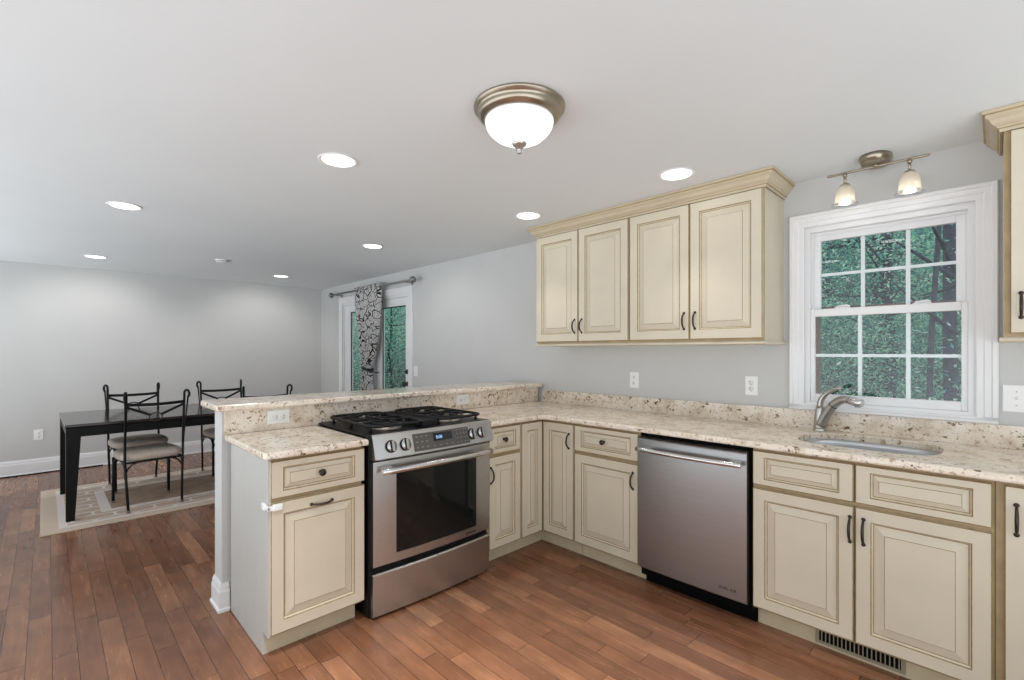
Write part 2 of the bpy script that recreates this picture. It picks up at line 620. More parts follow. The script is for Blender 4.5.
# ------------------------------------------------------------------ room shell
XR, YF = 3.3, -4.3           # the floor and ceiling run on behind the camera
T = 0.14
struct(MB().box(XB - T, XR, YF, T, -0.12, 0).build('floor', 'floor'))
struct(MB().box(XB - T, XR, YF, T, H, H + 0.12).build('ceiling', 'ceiling'))
struct(MB().box(XB - T, XB, YF, T, 0, H).build('wall_back', 'wall'))
WX0, WX1, WZ0, WZ1 = 1.428, 2.12, 1.046, 2.043        # sink window opening
DX0, DX1, DZ1 = -4.46, -2.69, 2.035                   # patio door opening
w = MB()
w.box(XB, DX0, 0, T, 0, H)
w.box(DX0, DX1, 0, T, DZ1, H)
w.box(DX1, WX0, 0, T, 0, H)
w.box(WX0, WX1, 0, T, 0, WZ0)
w.box(WX0, WX1, 0, T, WZ1, H)
w.box(WX1, XR, 0, T, 0, H)
struct(w.build('wall_right', 'wall'))
# knee wall that carries the raised bar
struct(MB().box(-0.76, -0.62, -2.425, -0.001, 0, 1.04).build('wall_peninsula', 'wall'))


def base_profile(b, pts, hgt=0.165, th=0.016):
    """baseboard along an open polyline of (x, y); the room is on the left-hand normal side"""
    prof = [(0, 0), (th + 0.006, 0), (th + 0.006, 0.012), (th, 0.02), (th, hgt - 0.045), (th * 0.75, hgt - 0.035), (th * 0.7, hgt - 0.02), (th * 0.3, hgt), (0, hgt)]
    P = [Vector((p[0], p[1])) for p in pts]
    N = len(P)
    vs = []
    for i in range(N):
        d0 = (P[i] - P[i - 1]).normalized() if i else (P[1] - P[0]).normalized()
        d1 = (P[i + 1] - P[i]).normalized() if i < N - 1 else d0
        n0, n1 = Vector((-d0.y, d0.x)), Vector((-d1.y, d1.x))
        mt = (n0 + n1).normalized()
        mt = mt / max(0.3, mt.dot(n0))
        for o, z in prof:
            q = P[i] + mt * o
            vs.append((q.x, q.y, z))
    m = len(prof)
    fs = []
    for i in range(N - 1):
        for j in range(m):
            k = (j + 1) % m
            fs.append((i * m + j, i * m + k, (i + 1) * m + k, (i + 1) * m + j))
    fs += [tuple(range(m)), tuple((N - 1) * m + j for j in range(m))]
    b.add(vs, fs)


b = MB()
base_profile(b, [(XB, -0.0), (XB, YF)])
struct(b.build('baseboard_back', 'trim'))
b = MB()
base_profile(b, [(DX0 - 0.09, 0), (XB + 0.02, 0)])
base_profile(b, [(-0.78, 0), (DX1 + 0.09, 0)])
struct(b.build('baseboard_right', 'trim'))
b = MB()
base_profile(b, [(-0.76, -0.03), (-0.76, -2.425), (-0.62, -2.425), (-0.62, -2.392)][::-1], 0.145, 0.014)
struct(b.build('baseboard_peninsula', 'trim'))


# ------------------------------------------------------------------ sink window
def casing(b, x0, x1, z0, z1, wdt, bottom=True, mi=0):
    """moulded casing around an opening on the y = 0 wall, standing out to -y"""
    prof = [(0.0, -0.008), (0.006, -0.012), (wdt * 0.35, -0.012), (wdt * 0.42, -0.017), (wdt * 0.7, -0.018), (wdt * 0.76, -0.024), (wdt - 0.004, -0.024), (wdt, -0.018), (wdt, 0.0)]
    for i in range(len(prof) - 1):
        (a, ya), (c, yc) = prof[i], prof[i + 1]
        zb0, zb1 = (z0 - a, z0 - c) if bottom else (z0, z0)
        A = [(x0 - a, ya, zb0), (x0 - a, ya, z1 + a), (x1 + a, ya, z1 + a), (x1 + a, ya, zb0)]
        C = [(x0 - c, yc, zb1), (x0 - c, yc, z1 + c), (x1 + c, yc, z1 + c), (x1 + c, yc, zb1)]
        fs = [(0, 1, 5, 4), (1, 2, 6, 5), (2, 3, 7, 6)]
        if bottom:
            fs.append((3, 0, 4, 7))
        b.add(A + C, fs, mi)


def frame4(b, x0, x1, z0, z1, y0, y1, l, r, bo, t, mi=0, bev=0.0):
    b.box(x0, x0 + l, y0, y1, z0, z1, mi, bev)
    b.box(x1 - r, x1, y0, y1, z0, z1, mi, bev)
    b.box(x0 + l, x1 - r, y0, y1, z0, z0 + bo, mi, bev)
    b.box(x0 + l, x1 - r, y0, y1, z1 - t, z1, mi, bev)


win = thing('window_1', 'white double-hung window with grilles above the sink', 'window', (0, 0, 0))
b = MB()
casing(b, WX0, WX1, WZ0, WZ1, 0.075, bottom=False)
# stool moulding along the bottom, sitting on the backsplash
b.sweep([(0.0, 1.018, 0), (-0.03, 1.018, 0), (-0.034, 1.023, 0), (-0.026, 1.032, 0), (-0.014, 1.038, 0), (-0.010, 1.046, 0), (0.0, 1.046, 0)], WX0 - 0.075, WX1 + 0.075, 1)
b.build('casing', 'trim', win, fix=False)
b = MB()
frame4(b, WX0, WX1, WZ0, WZ1, 0.001, 0.138, 0.024, 0.024, 0.018, 0.03)
frame4(b, WX0 + 0.024, WX1 - 0.024, WZ0 + 0.018, WZ1 - 0.03, 0.045, 0.052, 0.008, 0.008, 0.004, 0.012)
b.build('jamb', 'trim', win)


def sash(name, x0, x1, z0, z1, gx0, gx1, gz0, gz1, y0, y1, mx, mz):
    b = MB()
    frame4(b, x0, x1, z0, z1, y0, y1, gx0 - x0, x1 - gx1, gz0 - z0, z1 - gz1, 0, 0.003)
    o = b.build(name, 'trim', win)
    g = MB()
    ym = (y0 + y1) / 2
    g.box(gx0 - 0.003, gx1 + 0.003, ym - 0.002, ym + 0.002, gz0 - 0.003, gz1 + 0.003)
    g.build('glass_pane', 'glass', o)
    m = MB()
    for a in mx:
        m.box(a - 0.009, a + 0.009, ym + 0.003, ym + 0.011, gz0, gz1)
    for a in mz:
        m.box(gx0, gx1, ym + 0.0032, ym + 0.0112, a - 0.008, a + 0.008)
    m.build('grille', 'trim', o)
    return o


sash('upper_sash', 1.457, 2.09, 1.555, 2.01, 1.492, 2.052, 1.585, 1.968, 0.055, 0.082, (1.684, 1.872), (1.778,))
ls = sash('lower_sash', 1.452, 2.096, 1.064, 1.582, 1.473, 2.072, 1.108, 1.540, 0.012, 0.042, (1.678, 1.877), (1.324,))
for xx in (1.60, 1.93):
    b = MB()
    b.box(xx - 0.035, xx + 0.035, 0.016, 0.05, 1.582, 1.588, 0, 0.002)
    b.tube([(xx - 0.028, 0.03, 1.592), (xx + 0.02, 0.03, 1.596), (xx + 0.034, 0.03, 1.592)], [0.005, 0.007, 0.004], 8)
    b.build('sash_lock', 'trim', win)
b = MB()
frame4(b, 1.436, 2.112, 1.05, 1.60, 0.115, 0.132, 0.04, 0.034, 0.03, 0.02)
tag(b.build('screen_frame', 'brown', win), 'brown outer frame')
struct(win)

# ------------------------------------------------------------------ patio door
door = thing('door_1', 'white glazed double patio door behind the curtain', 'door')
b = MB()
casing(b, DX0, DX1, 0, DZ1, 0.085, bottom=False)
b.build('casing', 'trim', door, fix=False)
b = MB()
b.box(DX0, DX0 + 0.03, 0.001, 0.138, 0, DZ1)
b.box(DX1 - 0.03, DX1, 0.001, 0.138, 0, DZ1)
b.box(DX0 + 0.03, DX1 - 0.03, 0.001, 0.138, DZ1 - 0.03, DZ1)
b.box(DX0 + 0.03, DX1 - 0.03, 0.001, 0.138, 0, 0.02)
b.build('jamb', 'trim', door)
for (x0, x1, g0, g1) in ((-4.428, -3.552, -4.262, -3.70), (-3.546, -2.722, -3.372, -2.803)):
    b = MB()
    frame4(b, x0, x1, 0.02, 2.003, 0.02, 0.064, g0 - x0, x1 - g1, 0.24, 2.003 - 1.905, 0, 0.003)
    leaf = b.build('door_leaf', 'trim', door)
    g = MB()
    g.box(g0 - 0.003, g1 + 0.003, 0.04, 0.045, 0.257, 1.908)
    g.build('glass_pane', 'glass', leaf)
    g = MB()
    frame4(g, g0, g1, 0.26, 1.905, 0.03, 0.039, 0.012, 0.012, 0.012, 0.012)
    tag(g.build('glazing_bead', 'matteblack', leaf), 'dark glazing bead')
b = MB()
b.box(-3.565, -3.535, 0.008, 0.02, 0.02, 2.0, 0, 0.004)
b.build('astragal', 'trim', door)
b = MB()
b.lathe([(0.03, 0), (0.03, 0.006), (0.012, 0.01), (0.011, 0.03), (0.026, 0.038), (0.03, 0.052), (0.024, 0.064), (0, 0.068)], 20, (-2.758, 0.02, 0.955), (0, -1, 0))
b.build('door_knob', 'bronze', door)
b = MB()
b.lathe([(0.03, 0), (0.03, 0.01), (0.024, 0.016), (0.008, 0.017), (0.008, 0.024), (0, 0.024)], 20, (-2.758, 0.02, 1.10), (0, -1, 0))
b.box(-2.762, -2.754, -0.016, 0.0, 1.086, 1.114)
b.build('deadbolt', 'bronze', door)
struct(door)


# ------------------------------------------------------------------ cabinet pieces
def front(x0, x1, z0, z1, fr, slope=0.034, frz=None):
    """raised-panel door or drawer front with glazed grooves, face at y = 0"""
    R, mt = [], []
    dz = (frz - fr) if frz else 0.0

    def r(d, y, m=None):
        e = d + (dz if d >= fr else 0.0)
        R.append((x0 + d, x1 - d, z0 + e, z1 - e, y))
        if m is not None:
            mt.append(m)
    r(0, 0.02)
    r(0, 0.004, 0)
    r(0.0035, 0.0, 1)
    r(fr, 0.0, 0)
    r(fr + 0.0035, 0.0045, 1)
    r(fr + 0.008, 0.0115, 0)
    r(fr + 0.0110, 0.0125, 1)
    r(fr + 0.0110 + slope, 0.0028, 0)
    r(fr + 0.0130 + slope, 0.0008, 1)
    return MB().rings(R, mt)


def bow_pull(b, p, L, vert=True, out=0.028):
    """slim arched pull with flattened feet, centred on p"""
    x, y, z = p
    pts, rr = [], []
    for i in range(13):
        t = i / 12 * 2 - 1
        d = out * (1 - abs(t) ** 2.6) + 0.001
        q = t * L / 2
        pts.append((x, y - d, z + q) if vert else (x + q, y - d, z))
        rr.append(0.0038 + 0.0022 * (1 - t * t))
    b.tube(pts, rr, 8)
    for s in (-1, 1):
        c = (x, y, z + s * L / 2) if vert else (x + s * L / 2, y, z)
        b.lathe([(0.008, 0), (0.008, 0.003), (0.005, 0.006), (0, 0.007)], 12, c, (0, -1, 0))


def pull(parent, p, vert=True, L=0.095):
    b = MB()
    bow_pull(b, p, L, vert)
    return b.build('handle', 'bronze', parent)


def knob(parent, p):
    b = MB()
    b.lathe([(0.009, 0), (0.009, 0.003), (0.006, 0.006), (0.006, 0.014), (0.013, 0.018), (0.0165, 0.024), (0.014, 0.030), (0.008, 0.033), (0, 0.034)], 18, p, (0, -1, 0))
    return b.build('knob', 'bronze', parent)


DB, DT, RB, RT = 0.115, 0.688, 0.706, 0.868
CM = ['cream', 'glaze']


def carcass(root, w, depth=0.60, toe=True, name='body', gap=0.0):
    b = MB()
    b.box(gap, w - gap, 0.021, depth, 0.102, 0.882)
    o = b.build(name, 'frame', root)
    if toe:
        b = MB()
        b.box(gap, w - gap, 0.09, 0.106, 0, 0.102)
        b.build('toe_kick', 'toe', root)
    return o


R90 = PI / 2
# left end of the peninsula
cab = thing('base_cabinet', 'cream base cabinet at the open left end of the peninsula, with white child lock', 'cabinet', (0, -2.388, 0), R90, 'cream base cabinets')
wd = 0.444
carcass(cab, wd, gap=0.012)
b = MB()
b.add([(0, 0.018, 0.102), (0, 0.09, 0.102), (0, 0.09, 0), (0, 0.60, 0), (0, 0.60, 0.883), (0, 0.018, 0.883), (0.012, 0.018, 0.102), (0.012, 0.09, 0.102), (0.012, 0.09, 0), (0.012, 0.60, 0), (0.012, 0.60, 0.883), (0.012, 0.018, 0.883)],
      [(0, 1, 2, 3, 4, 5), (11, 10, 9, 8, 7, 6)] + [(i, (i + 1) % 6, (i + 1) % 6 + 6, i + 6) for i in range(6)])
tag(b.build('end_panel', 'endpanel', cab), 'pale grey end panel darkened for its shaded side')
d = front(0.006, wd - 0.004, RB, RT, 0.05, 0.018, 0.028).build('drawer', CM, cab)
knob(d, (wd / 2, 0.0, 0.79))
d = front(0.006, wd - 0.004, DB, DT, 0.052).build('door', CM, cab)
pull(d, (wd / 2 + 0.005, 0, 0.648), False)
b = MB()
b.box(0.010, 0.052, -0.016, 0.0, 0.655, 0.685, 0, 0.007)
b.box(-0.010, 0.010, -0.009, -0.004, 0.660, 0.680, 0, 0.001)
b.box(-0.010, 0.0, -0.009, 0.06, 0.662, 0.678, 0, 0.002)
b.box(-0.014, 0.0, 0.030, 0.065, 0.655, 0.685, 0, 0.005)
tag(b.build('child_lock', 'plastic', d), 'white plastic child lock strap')

# right of the range
cab = thing('base_cabinet', 'narrow cream base cabinet with a drawer, directly right of the range', 'cabinet', (0, -1.128, 0), R90, 'cream base cabinets')
wd = 0.284
carcass(cab, wd)
d = front(0.004, wd - 0.004, RB, RT, 0.042, 0.018, 0.028).build('drawer', CM, cab)
knob(d, (0.127, 0.0, 0.79))
d = front(0.004, wd - 0.004, DB, DT, 0.05).build('door', CM, cab)
pull(d, (0.018, 0, 0.576))

# corner cabinet
cab = thing('corner_base_cabinet', 'cream corner base cabinet with two narrow full-height doors meeting at the inside corner', 'cabinet', (0, F, 0), 0, 'cream base cabinets')
b = MB()
b.box(-0.60, 0.266, 0.021, 0.60, 0.102, 0.882)
b.box(-0.60, -0.021, -0.212, 0.021, 0.102, 0.882)
b.build('body', 'frame', cab)
b = MB()
b.box(-0.09, 0.266, 0.09, 0.106, 0, 0.102)
b.box(-0.106, -0.09, -0.212, 0.106, 0, 0.102)
b.build('toe_kick', 'toe', cab)
d = front(0.003, 0.264, DB, RT, 0.054, 0.024).build('door', CM, cab)
pull(d, (0.228, 0, 0.758))
front(0.0, 0.202, DB, RT, 0.05, 0.024).build('door', CM, cab, (0, -0.206, 0), R90)

# drawer cabinet between corner and dishwasher
cab = thing('base_cabinet', 'cream base cabinet with one drawer between the corner and the dishwasher', 'cabinet', (0.270, F, 0), 0, 'cream base cabinets')
wd = 0.472
carcass(cab, wd)
d = front(0.005, wd - 0.004, RB, RT, 0.05, 0.018, 0.028).build('drawer', CM, cab)
knob(d, (0.232, 0.0, 0.79))
d = front(0.005, wd - 0.004, DB, DT, 0.054).build('door', CM, cab)
pull(d, (0.434, 0, 0.590))

# sink base
cab = thing('sink_base_cabinet', 'wide cream sink base cabinet with two doors right of the dishwasher', 'cabinet', (1.358, F, 0), 0, 'cream base cabinets')
b = MB()
b.box(0.0, 0.826, 0.021, 0.04, 0.102, 0.882)
b.box(0.0, 0.018, 0.04, 0.60, 0.102, 0.882)
b.box(0.808, 0.826, 0.04, 0.60, 0.102, 0.882)
b.box(0.018, 0.808, 0.04, 0.60, 0.102, 0.12)
b.box(0.018, 0.808, 0.585, 0.60, 0.12, 0.882)
b.build('body', 'frame', cab)
b = MB()
b.box(0, 0.826, 0.09, 0.106, 0, 0.102)
b.build('toe_kick', 'toe', cab)
for x0, x1, hx in ((0.004, 0.406, 0.394), (0.412, 0.820, 0.441)):
    front(x0, x1, RB, RT, 0.05, 0.018, 0.028).build('drawer_front', CM, cab)
    d = front(x0, x1, DB, DT, 0.052).build('door', CM, cab)
    pull(d, (hx, 0, 0.590), L=0.105)
# register in the toe kick below
reg = thing('floor_register', 'louvred vent grille in the toe kick below the sink cabinet', 'vent', (1.606, F + 0.09, 0))
b = MB()
frame4(b, 0, 0.32, 0.012, 0.088, -0.006, 0, 0.014, 0.014, 0.012, 0.012)
b.build('frame', 'vent', reg)
b = MB()
b.box(0.014, 0.306, -0.002, -0.0005, 0.024, 0.076)
b.build('backing', 'matteblack', reg)
for i in range(19):
    x = 0.022 + i * 0.0153
    MB().box(x, x + 0.004, -0.005, -0.002, 0.024, 0.076).build('louvre', 'vent', reg)

# cabinet running out of the frame on the right
cab = thing('base_cabinet', 'cream base cabinet with a tall door, cut off by the right picture edge', 'cabinet', (2.186, F, 0), 0, 'cream base cabinets')
wd = 0.86
carcass(cab, wd)
d = front(0.022, 0.44, DB, RT, 0.054).build('door', CM, cab)
pull(d, (0.052, 0, 0.752), L=0.105)
d = front(0.446, 0.856, DB, RT, 0.054).build('door', CM, cab)
pull(d, (0.824, 0, 0.752), L=0.105)

# ------------------------------------------------------------------ wall cabinets
UF = -0.34
UZ0, UZ1 = 1.418, 2.224


def wall_cab(label, x0, x1, doors, pulls, dname='wall_cabinet', lo=0.0, hi=0.0):
    c = thing(dname, label, 'cabinet', (x0, UF, 0), 0, 'cream wall cabinets')
    wdt = x1 - x0
    b = MB()
    b.box(0.0005, wdt - 0.0005, 0.021, 0.339, 1.403, 2.309)
    b.build('body', 'cream', c)
    b = MB()
    b.box(0.001, wdt - 0.001, 0.0195, 0.0208, 1.405, 2.23)
    b.build('face_frame', 'frame', c)
    b = MB()
    b.sweep([(0.339, 1.385, 0), (0.012, 1.385, 0), (0.004, 1.390, 0), (0.006, 1.397, 0), (0.014, 1.403, 0), (0.339, 1.403, 0)], 0.0 - lo, wdt + hi, 1)
    b.build('bottom_rail', 'cream', c)
    for (a, e), px in zip(doors, pulls):
        d = front(a - x0, e - x0, UZ0, UZ1, 0.056).build('door', CM, c)
        pull(d, (px - x0, 0, 1.528), L=0.095)
    return c


wall_cab('cream wall cabinet with the two narrower doors, left half of the run', -0.335, 0.496, ((-0.330, 0.076), (0.082, 0.491)), (0.047, 0.112), lo=0.008)
wall_cab('cream wall cabinet with the two wider doors, right half of the run nearest the window', 0.498, 1.3185, ((0.503, 0.906), (0.912, 1.312)), (0.876, 0.943), hi=0.012)
wall_cab('cream wall cabinet right of the window, cut off by the picture edge', 2.208, 3.05, ((2.226, 2.62), (2.626, 3.045)), (2.256, 3.0), lo=0.012)


def crown(label, xl, xr):
    prof = [(0.002, 2.228), (0.010, 2.228), (0.012, 2.240), (0.018, 2.243), (0.018, 2.250), (0.026, 2.254), (0.034, 2.262), (0.040, 2.275), (0.052, 2.284), (0.052, 2.294), (0.060, 2.298), (0.060, 2.311), (0.002, 2.311)]
    b = MB()
    yf = -0.322
    vs, fs = [], []
    for o, z in prof:
        vs += [(xl - o, -0.002, z), (xl - o, yf - o, z), (xr + o, yf - o, z), (xr + o, -0.002, z)]
    n = len(prof)
    mi = []
    for i in range(n - 1):
        for j in range(3):
            fs.append((i * 4 + j, i * 4 + j + 1, i * 4 + 5 + j, i * 4 + 4 + j))
            mi.append(1 if i in (0, 2, 9) else 0)
    b.add(vs, fs, mi)
    o = b.build('crown_moulding', ['crown', 'frame'])
    return tag(o, label, 'moulding', 'cream crown mouldings')


crown('long cream crown moulding along the top of the wall cabinets left of the window', -0.335, 1.3185)
crown('short cream crown moulding on the wall cabinet right of the window', 2.208, 3.05)


# ------------------------------------------------------------------ stone tops
def offset_poly(P, d):
    """inset a counter-clockwise polygon"""
    out = []
    n = len(P)
    for i in range(n):
        a, p, c = Vector(P[i - 1]), Vector(P[i]), Vector(P[(i + 1) % n])
        d0, d1 = (p - a).normalized(), (c - p).normalized()
        n0, n1 = Vector((-d0.y, d0.x)), Vector((-d1.y, d1.x))
        m = (n0 + n1).normalized()
        out.append(p + m * (d / max(0.25, m.dot(n0))))
    return [(p.x, p.y) for p in out]


def round_poly(P, rad, n=6):
    """round the corners listed in rad {index: radius}"""
    out = []
    N = len(P)
    for i in range(N):
        if i not in rad:
            out.append(P[i])
            continue
        a, p, c = Vector(P[i - 1]), Vector(P[i]), Vector(P[(i + 1) % N])
        r = rad[i]
        s, e = p + (a - p).normalized() * r, p + (c - p).normalized() * r
        for k in range(n + 1):
            t = k / n
            q = s * (1 - t) ** 2 + p * 2 * t * (1 - t) + e * t ** 2
            out.append((q.x, q.y))
    return out


def slab(P, z0, z1, hole=None, ease=0.005):
    bm = bmesh.new()
    layers = [(ease, z0), (0.001, z0 + ease), (0, z0 + ease * 1.6), (0, z1 - ease * 1.6), (0.001, z1 - ease), (ease, z1)]
    rows = []
    for d, z in layers:
        q = offset_poly(P, d) if d else P
        rows.append([bm.verts.new((x, y, z)) for x, y in q])
    n = len(P)
    for r0, r1 in zip(rows, rows[1:]):
        for i in range(n):
            k = (i + 1) % n
            bm.faces.new((r0[i], r0[k], r1[k], r1[i]))
    hb = ht = None
    if hole:
        hb = [bm.verts.new((x, y, z0)) for x, y in hole]
        hm = [bm.verts.new((x, y, z1 - 0.004)) for x, y in hole]
        ht = [bm.verts.new((x, y, z1)) for x, y in offset_poly(hole, -0.003)]
        m = len(hole)
        for r0, r1 in ((hb, hm), (hm, ht)):
            for i in range(m):
                k = (i + 1) % m
                bm.faces.new((r0[i], r0[k], r1[k], r1[i]))
    for ring, h in ((rows[0], hb), (rows[-1], ht)):
        es = []
        for loop in (ring, h):
            if not loop:
                continue
            for i in range(len(loop)):
                a, c = loop[i], loop[(i + 1) % len(loop)]
                e = bm.edges.get((a, c)) or bm.edges.new((a, c))
                es.append(e)
        bmesh.ops.triangle_fill(bm, use_beauty=True, use_dissolve=False, edges=es)
    return MB().bm(bm)


SX, SY, SA, SB = 1.757, -0.300, 0.268, 0.200        # sink centre and half sizes
hole = []
for i in range(48):
    a = 2 * PI * i / 48
    c, s = math.cos(a), math.sin(a)
    hole.append((SX + SA * math.copysign(abs(c) ** 0.55, c), SY + SB * math.copysign(abs(s) ** 0.62, s)))
ct = thing('countertop', 'L-shaped speckled granite countertop around the corner with the sink cut-out', 'countertop', (0, 0, 0.884), 0, 'granite countertops')
P = [(-0.598, -0.001), (-0.598, -1.132), (0.026, -1.132), (0.026, -0.656), (3.05, -0.656), (3.05, -0.001)]
P = round_poly(P, {3: 0.06})
o = slab([(x, y) for x, y in P], 0.0, 0.030, hole).build('slab', 'granite', ct)
MB().box(-0.55, 3.05, -0.021, -0.001, 0.030, 0.1325, 0, 0.0015).build('backsplash', 'granite', ct)
ct2 = thing('countertop', 'short granite countertop left of the range at the open end of the peninsula', 'countertop', (0, 0, 0.884), 0, 'granite countertops')
slab(round_poly([(-0.598, -2.418), (0.030, -2.418), (0.030, -1.943), (-0.598, -1.943)], {1: 0.02}), 0, 0.030).build('slab', 'granite', ct2)
bar = thing('bar_top', 'raised granite breakfast bar top on the peninsula wall behind the range', 'countertop', (0, 0, 0))
slab(round_poly([(-0.948, -2.462), (-0.553, -2.462), (-0.553, -0.002), (-0.948, -0.002)], {0: 0.05, 1: 0.012}), 1.0405, 1.072).build('slab', 'granite', bar)
MB().box(-0.619, -0.599, -2.415, -0.022, 0.9145, 1.040, 0, 0.001).build('backsplash', 'granite', bar)

# sink
sk = thing('sink', 'undermount stainless steel sink set in the granite below the window', 'sink', (SX, SY, 0.884))
b = MB()
lay = [(1.06, 0.0), (1.0, -0.001), (0.985, -0.02), (0.965, -0.15), (0.93, -0.178), (0.8, -0.19), (0.12, -0.195)]
vs, fs = [], []
for s, z in lay:
    for x, y in hole:
        vs.append(((x - SX) * s, (y - SY) * s, z - 0.0005))
for i in range(len(lay) - 1):
    for j in range(48):
        k = (j + 1) % 48
        fs.append((i * 48 + j, i * 48 + k, i * 48 + 48 + k, i * 48 + 48 + j))
fs.append(tuple((len(lay) - 1) * 48 + j for j in range(48)))
b.add(vs, fs, 0, True)
b.build('basin', 'basin', sk)
b = MB()
b.lathe([(0.045, 0), (0.045, 0.004), (0.036, 0.005), (0.034, 0.001), (0.01, 0.001), (0.0, 0.003)], 24, (0, 0, -0.194))
b.build('drain', 'nickel', sk)

# faucet
fa = thing('kitchen_faucet', 'brushed nickel single-lever pull-out faucet at the back left of the sink', 'faucet', (1.514, -0.072, 0.914))


def bez(p, n=14):
    p = [Vector(q) for q in p]
    out = []
    for i in range(n + 1):
        t = i / n
        q = p[:]
        while len(q) > 1:
            q = [a.lerp(c, t) for a, c in zip(q, q[1:])]
        out.append(q[0])
    return out


b = MB()
b.lathe([(0.030, 0), (0.030, 0.004), (0.027, 0.012), (0.027, 0.014)], 24)
body = bez([(0, 0, 0.01), (0.0, 0, 0.05), (0.002, 0, 0.09), (0.004, 0.002, 0.135)], 10)
b.tube(body, [0.027, 0.026, 0.0255, 0.025, 0.0245, 0.024, 0.0235, 0.023, 0.022, 0.021, 0.019], 18)
b.build('body', 'nickel', fa)
b = MB()
sp = bez([(0.004, -0.002, 0.035), (0.040, -0.016, 0.10), (0.070, -0.030, 0.180), (0.125, -0.055, 0.196), (0.155, -0.068, 0.180)], 18)
b.tube(sp, [0.026 - 0.008 * i / 18 for i in range(19)], 16)
b.build('spout', 'nickel', fa)
b = MB()
b.tube([sp[8] * 1.0, sp[8].lerp(sp[9], 0.35)], 0.0232, 16)
tag(b.build('spout_ring', 'bronze', fa), 'dark joint ring on the spout')
b = MB()
e = sp[-1]
b.tube([e + Vector((-0.012, 0.005, 0.004)), e + Vector((0.012, -0.005, -0.003)), e + Vector((0.042, -0.018, -0.008)), e + Vector((0.050, -0.021, -0.010))], [0.0185, 0.022, 0.023, 0.018], 16)
b.lathe([(0.015, 0), (0.018, 0.012), (0.015, 0.02), (0, 0.02)], 16, e + Vector((0.030, -0.012, -0.010)), (0.15, -0.05, -1))
b.build('spray_head', 'steel_h', fa)
b = MB()
hd = bez([(0.002, 0.0, 0.125), (0.004, 0.0, 0.175), (0.02, -0.004, 0.21), (0.07, -0.02, 0.232), (0.108, -0.034, 0.243)], 12)
b.tube(hd, [0.0195, 0.0195, 0.0195, 0.019, 0.018, 0.0165, 0.0155, 0.0145, 0.0135, 0.013, 0.0125, 0.0125, 0.010], 14, flatz=0.8)
b.build('lever', 'nickel', fa)


# ------------------------------------------------------------------ range
RW = 0.785
rg = thing('range', 'stainless slide-in gas range with black grates set in the peninsula', 'range', (0, -1.924, 0), R90)
b = MB()
b.box(0.0, RW, 0.012, 0.595, 0.012, 0.905)
for x in (0.05, RW - 0.05):
    for y in (0.06, 0.54):
        b.box(x - 0.02, x + 0.02, y - 0.02, y + 0.02, 0.0, 0.012)
b.build('body', 'black', rg)
BOW = 0.016
b = MB()
b.sweep([(0.02, 0.018, 0), (-0.018, 0.018, 1), (-0.020, 0.020, 1), (-0.020, 0.222, 1), (-0.012, 0.229, 1), (0.02, 0.232, 0)], 0.010, RW - 0.004, 16, BOW)
b.build('storage_drawer', 'steel_range', rg)
b = MB()
z0, z1, gz0, gz1, gx0, gx1 = 0.268, 0.792, 0.312, 0.725, 0.135, 0.672


def sw(b, x0, x1, za, zb, yf=-0.022, n=6, mi=0):
    # piece of the bowed door between x0 and x1, keeping the whole door's curve
    vs, fs = [], []
    for i in range(n + 1):
        x = x0 + (x1 - x0) * i / n
        u = (x - 0.010) / (RW - 0.014)
        d = BOW * (1 - (2 * u - 1) ** 2)
        vs += [(x, 0.012, za), (x, yf - d, za), (x, yf - d, zb), (x, 0.012, zb)]
    for i in range(n):
        for j in range(4):
            k = (j + 1) % 4
            fs.append((i * 4 + j, i * 4 + k, i * 4 + 4 + k, i * 4 + 4 + j))
    fs += [(3, 2, 1, 0), tuple(n * 4 + j for j in range(4))]
    b.add(vs, fs, mi)


sw(b, 0.010, gx0, z0, z1)
sw(b, gx1, RW - 0.004, z0, z1)
sw(b, gx0, gx1, z0, gz0, n=12)
sw(b, gx0, gx1, gz1, z1, n=12)
od = b.build('oven_door', 'steel_range', rg)
b = MB()
sw(b, gx0 + 0.0005, gx1 - 0.0005, gz0 + 0.0005, gz1 - 0.0005, -0.0195, 12)
tag(b.build('oven_window', 'ovenglass', od), 'black glass oven window')
b = MB()
pts = []
for i in range(15):
    u = i / 14
    pts.append((0.035 + (RW - 0.06) * u, -0.066 - 0.022 * (1 - (2 * u - 1) ** 2), 0.748))
b.tube(pts, 0.0165, 14, flatz=1.0)
for x in (0.085, RW - 0.09):
    b.box(x - 0.03, x + 0.03, -0.075, -0.02, 0.741, 0.757, 0, 0.003)
b.build('door_handle', 'steel_h', od)
text_mesh('door_badge', 'JENN-AIR', 0.018, 'logo', od, (0.628, -0.0335, 0.287), (PI / 2, 0, math.radians(4.5)))
# sloping control panel
b = MB()
CP = [(0.04, 0.800, 0), (-0.052, 0.806, 1), (-0.056, 0.812, 1), (-0.022, 0.926, 1), (-0.018, 0.930, 1), (-0.010, 0.9285, 1), (0.004, 0.912, 0), (0.04, 0.912, 0)]
b.sweep(CP, 0.004, RW - 0.002, 16, BOW)
cp = b.build('control_panel', 'steel_range', rg)
b = MB()
b.add([(0, 0.0, 0.80), (0, 0.0, 0.932), (0, 0.06, 0.932), (0, 0.06, 0.80)], [(0, 1, 2, 3)])
SLN = Vector((0, -0.114, -0.034)).normalized()


def on_panel(x, s, out=0.0):
    """point on the sloping face: s 0 bottom .. 1 top"""
    u = (x - 0.004) / (RW - 0.006)
    d = BOW * (1 - (2 * u - 1) ** 2)
    y = -0.056 + 0.034 * s - d
    z = 0.812 + 0.114 * s
    nrm = Vector((0, -0.958, 0.286))
    return Vector((x, y, z)) + nrm * out


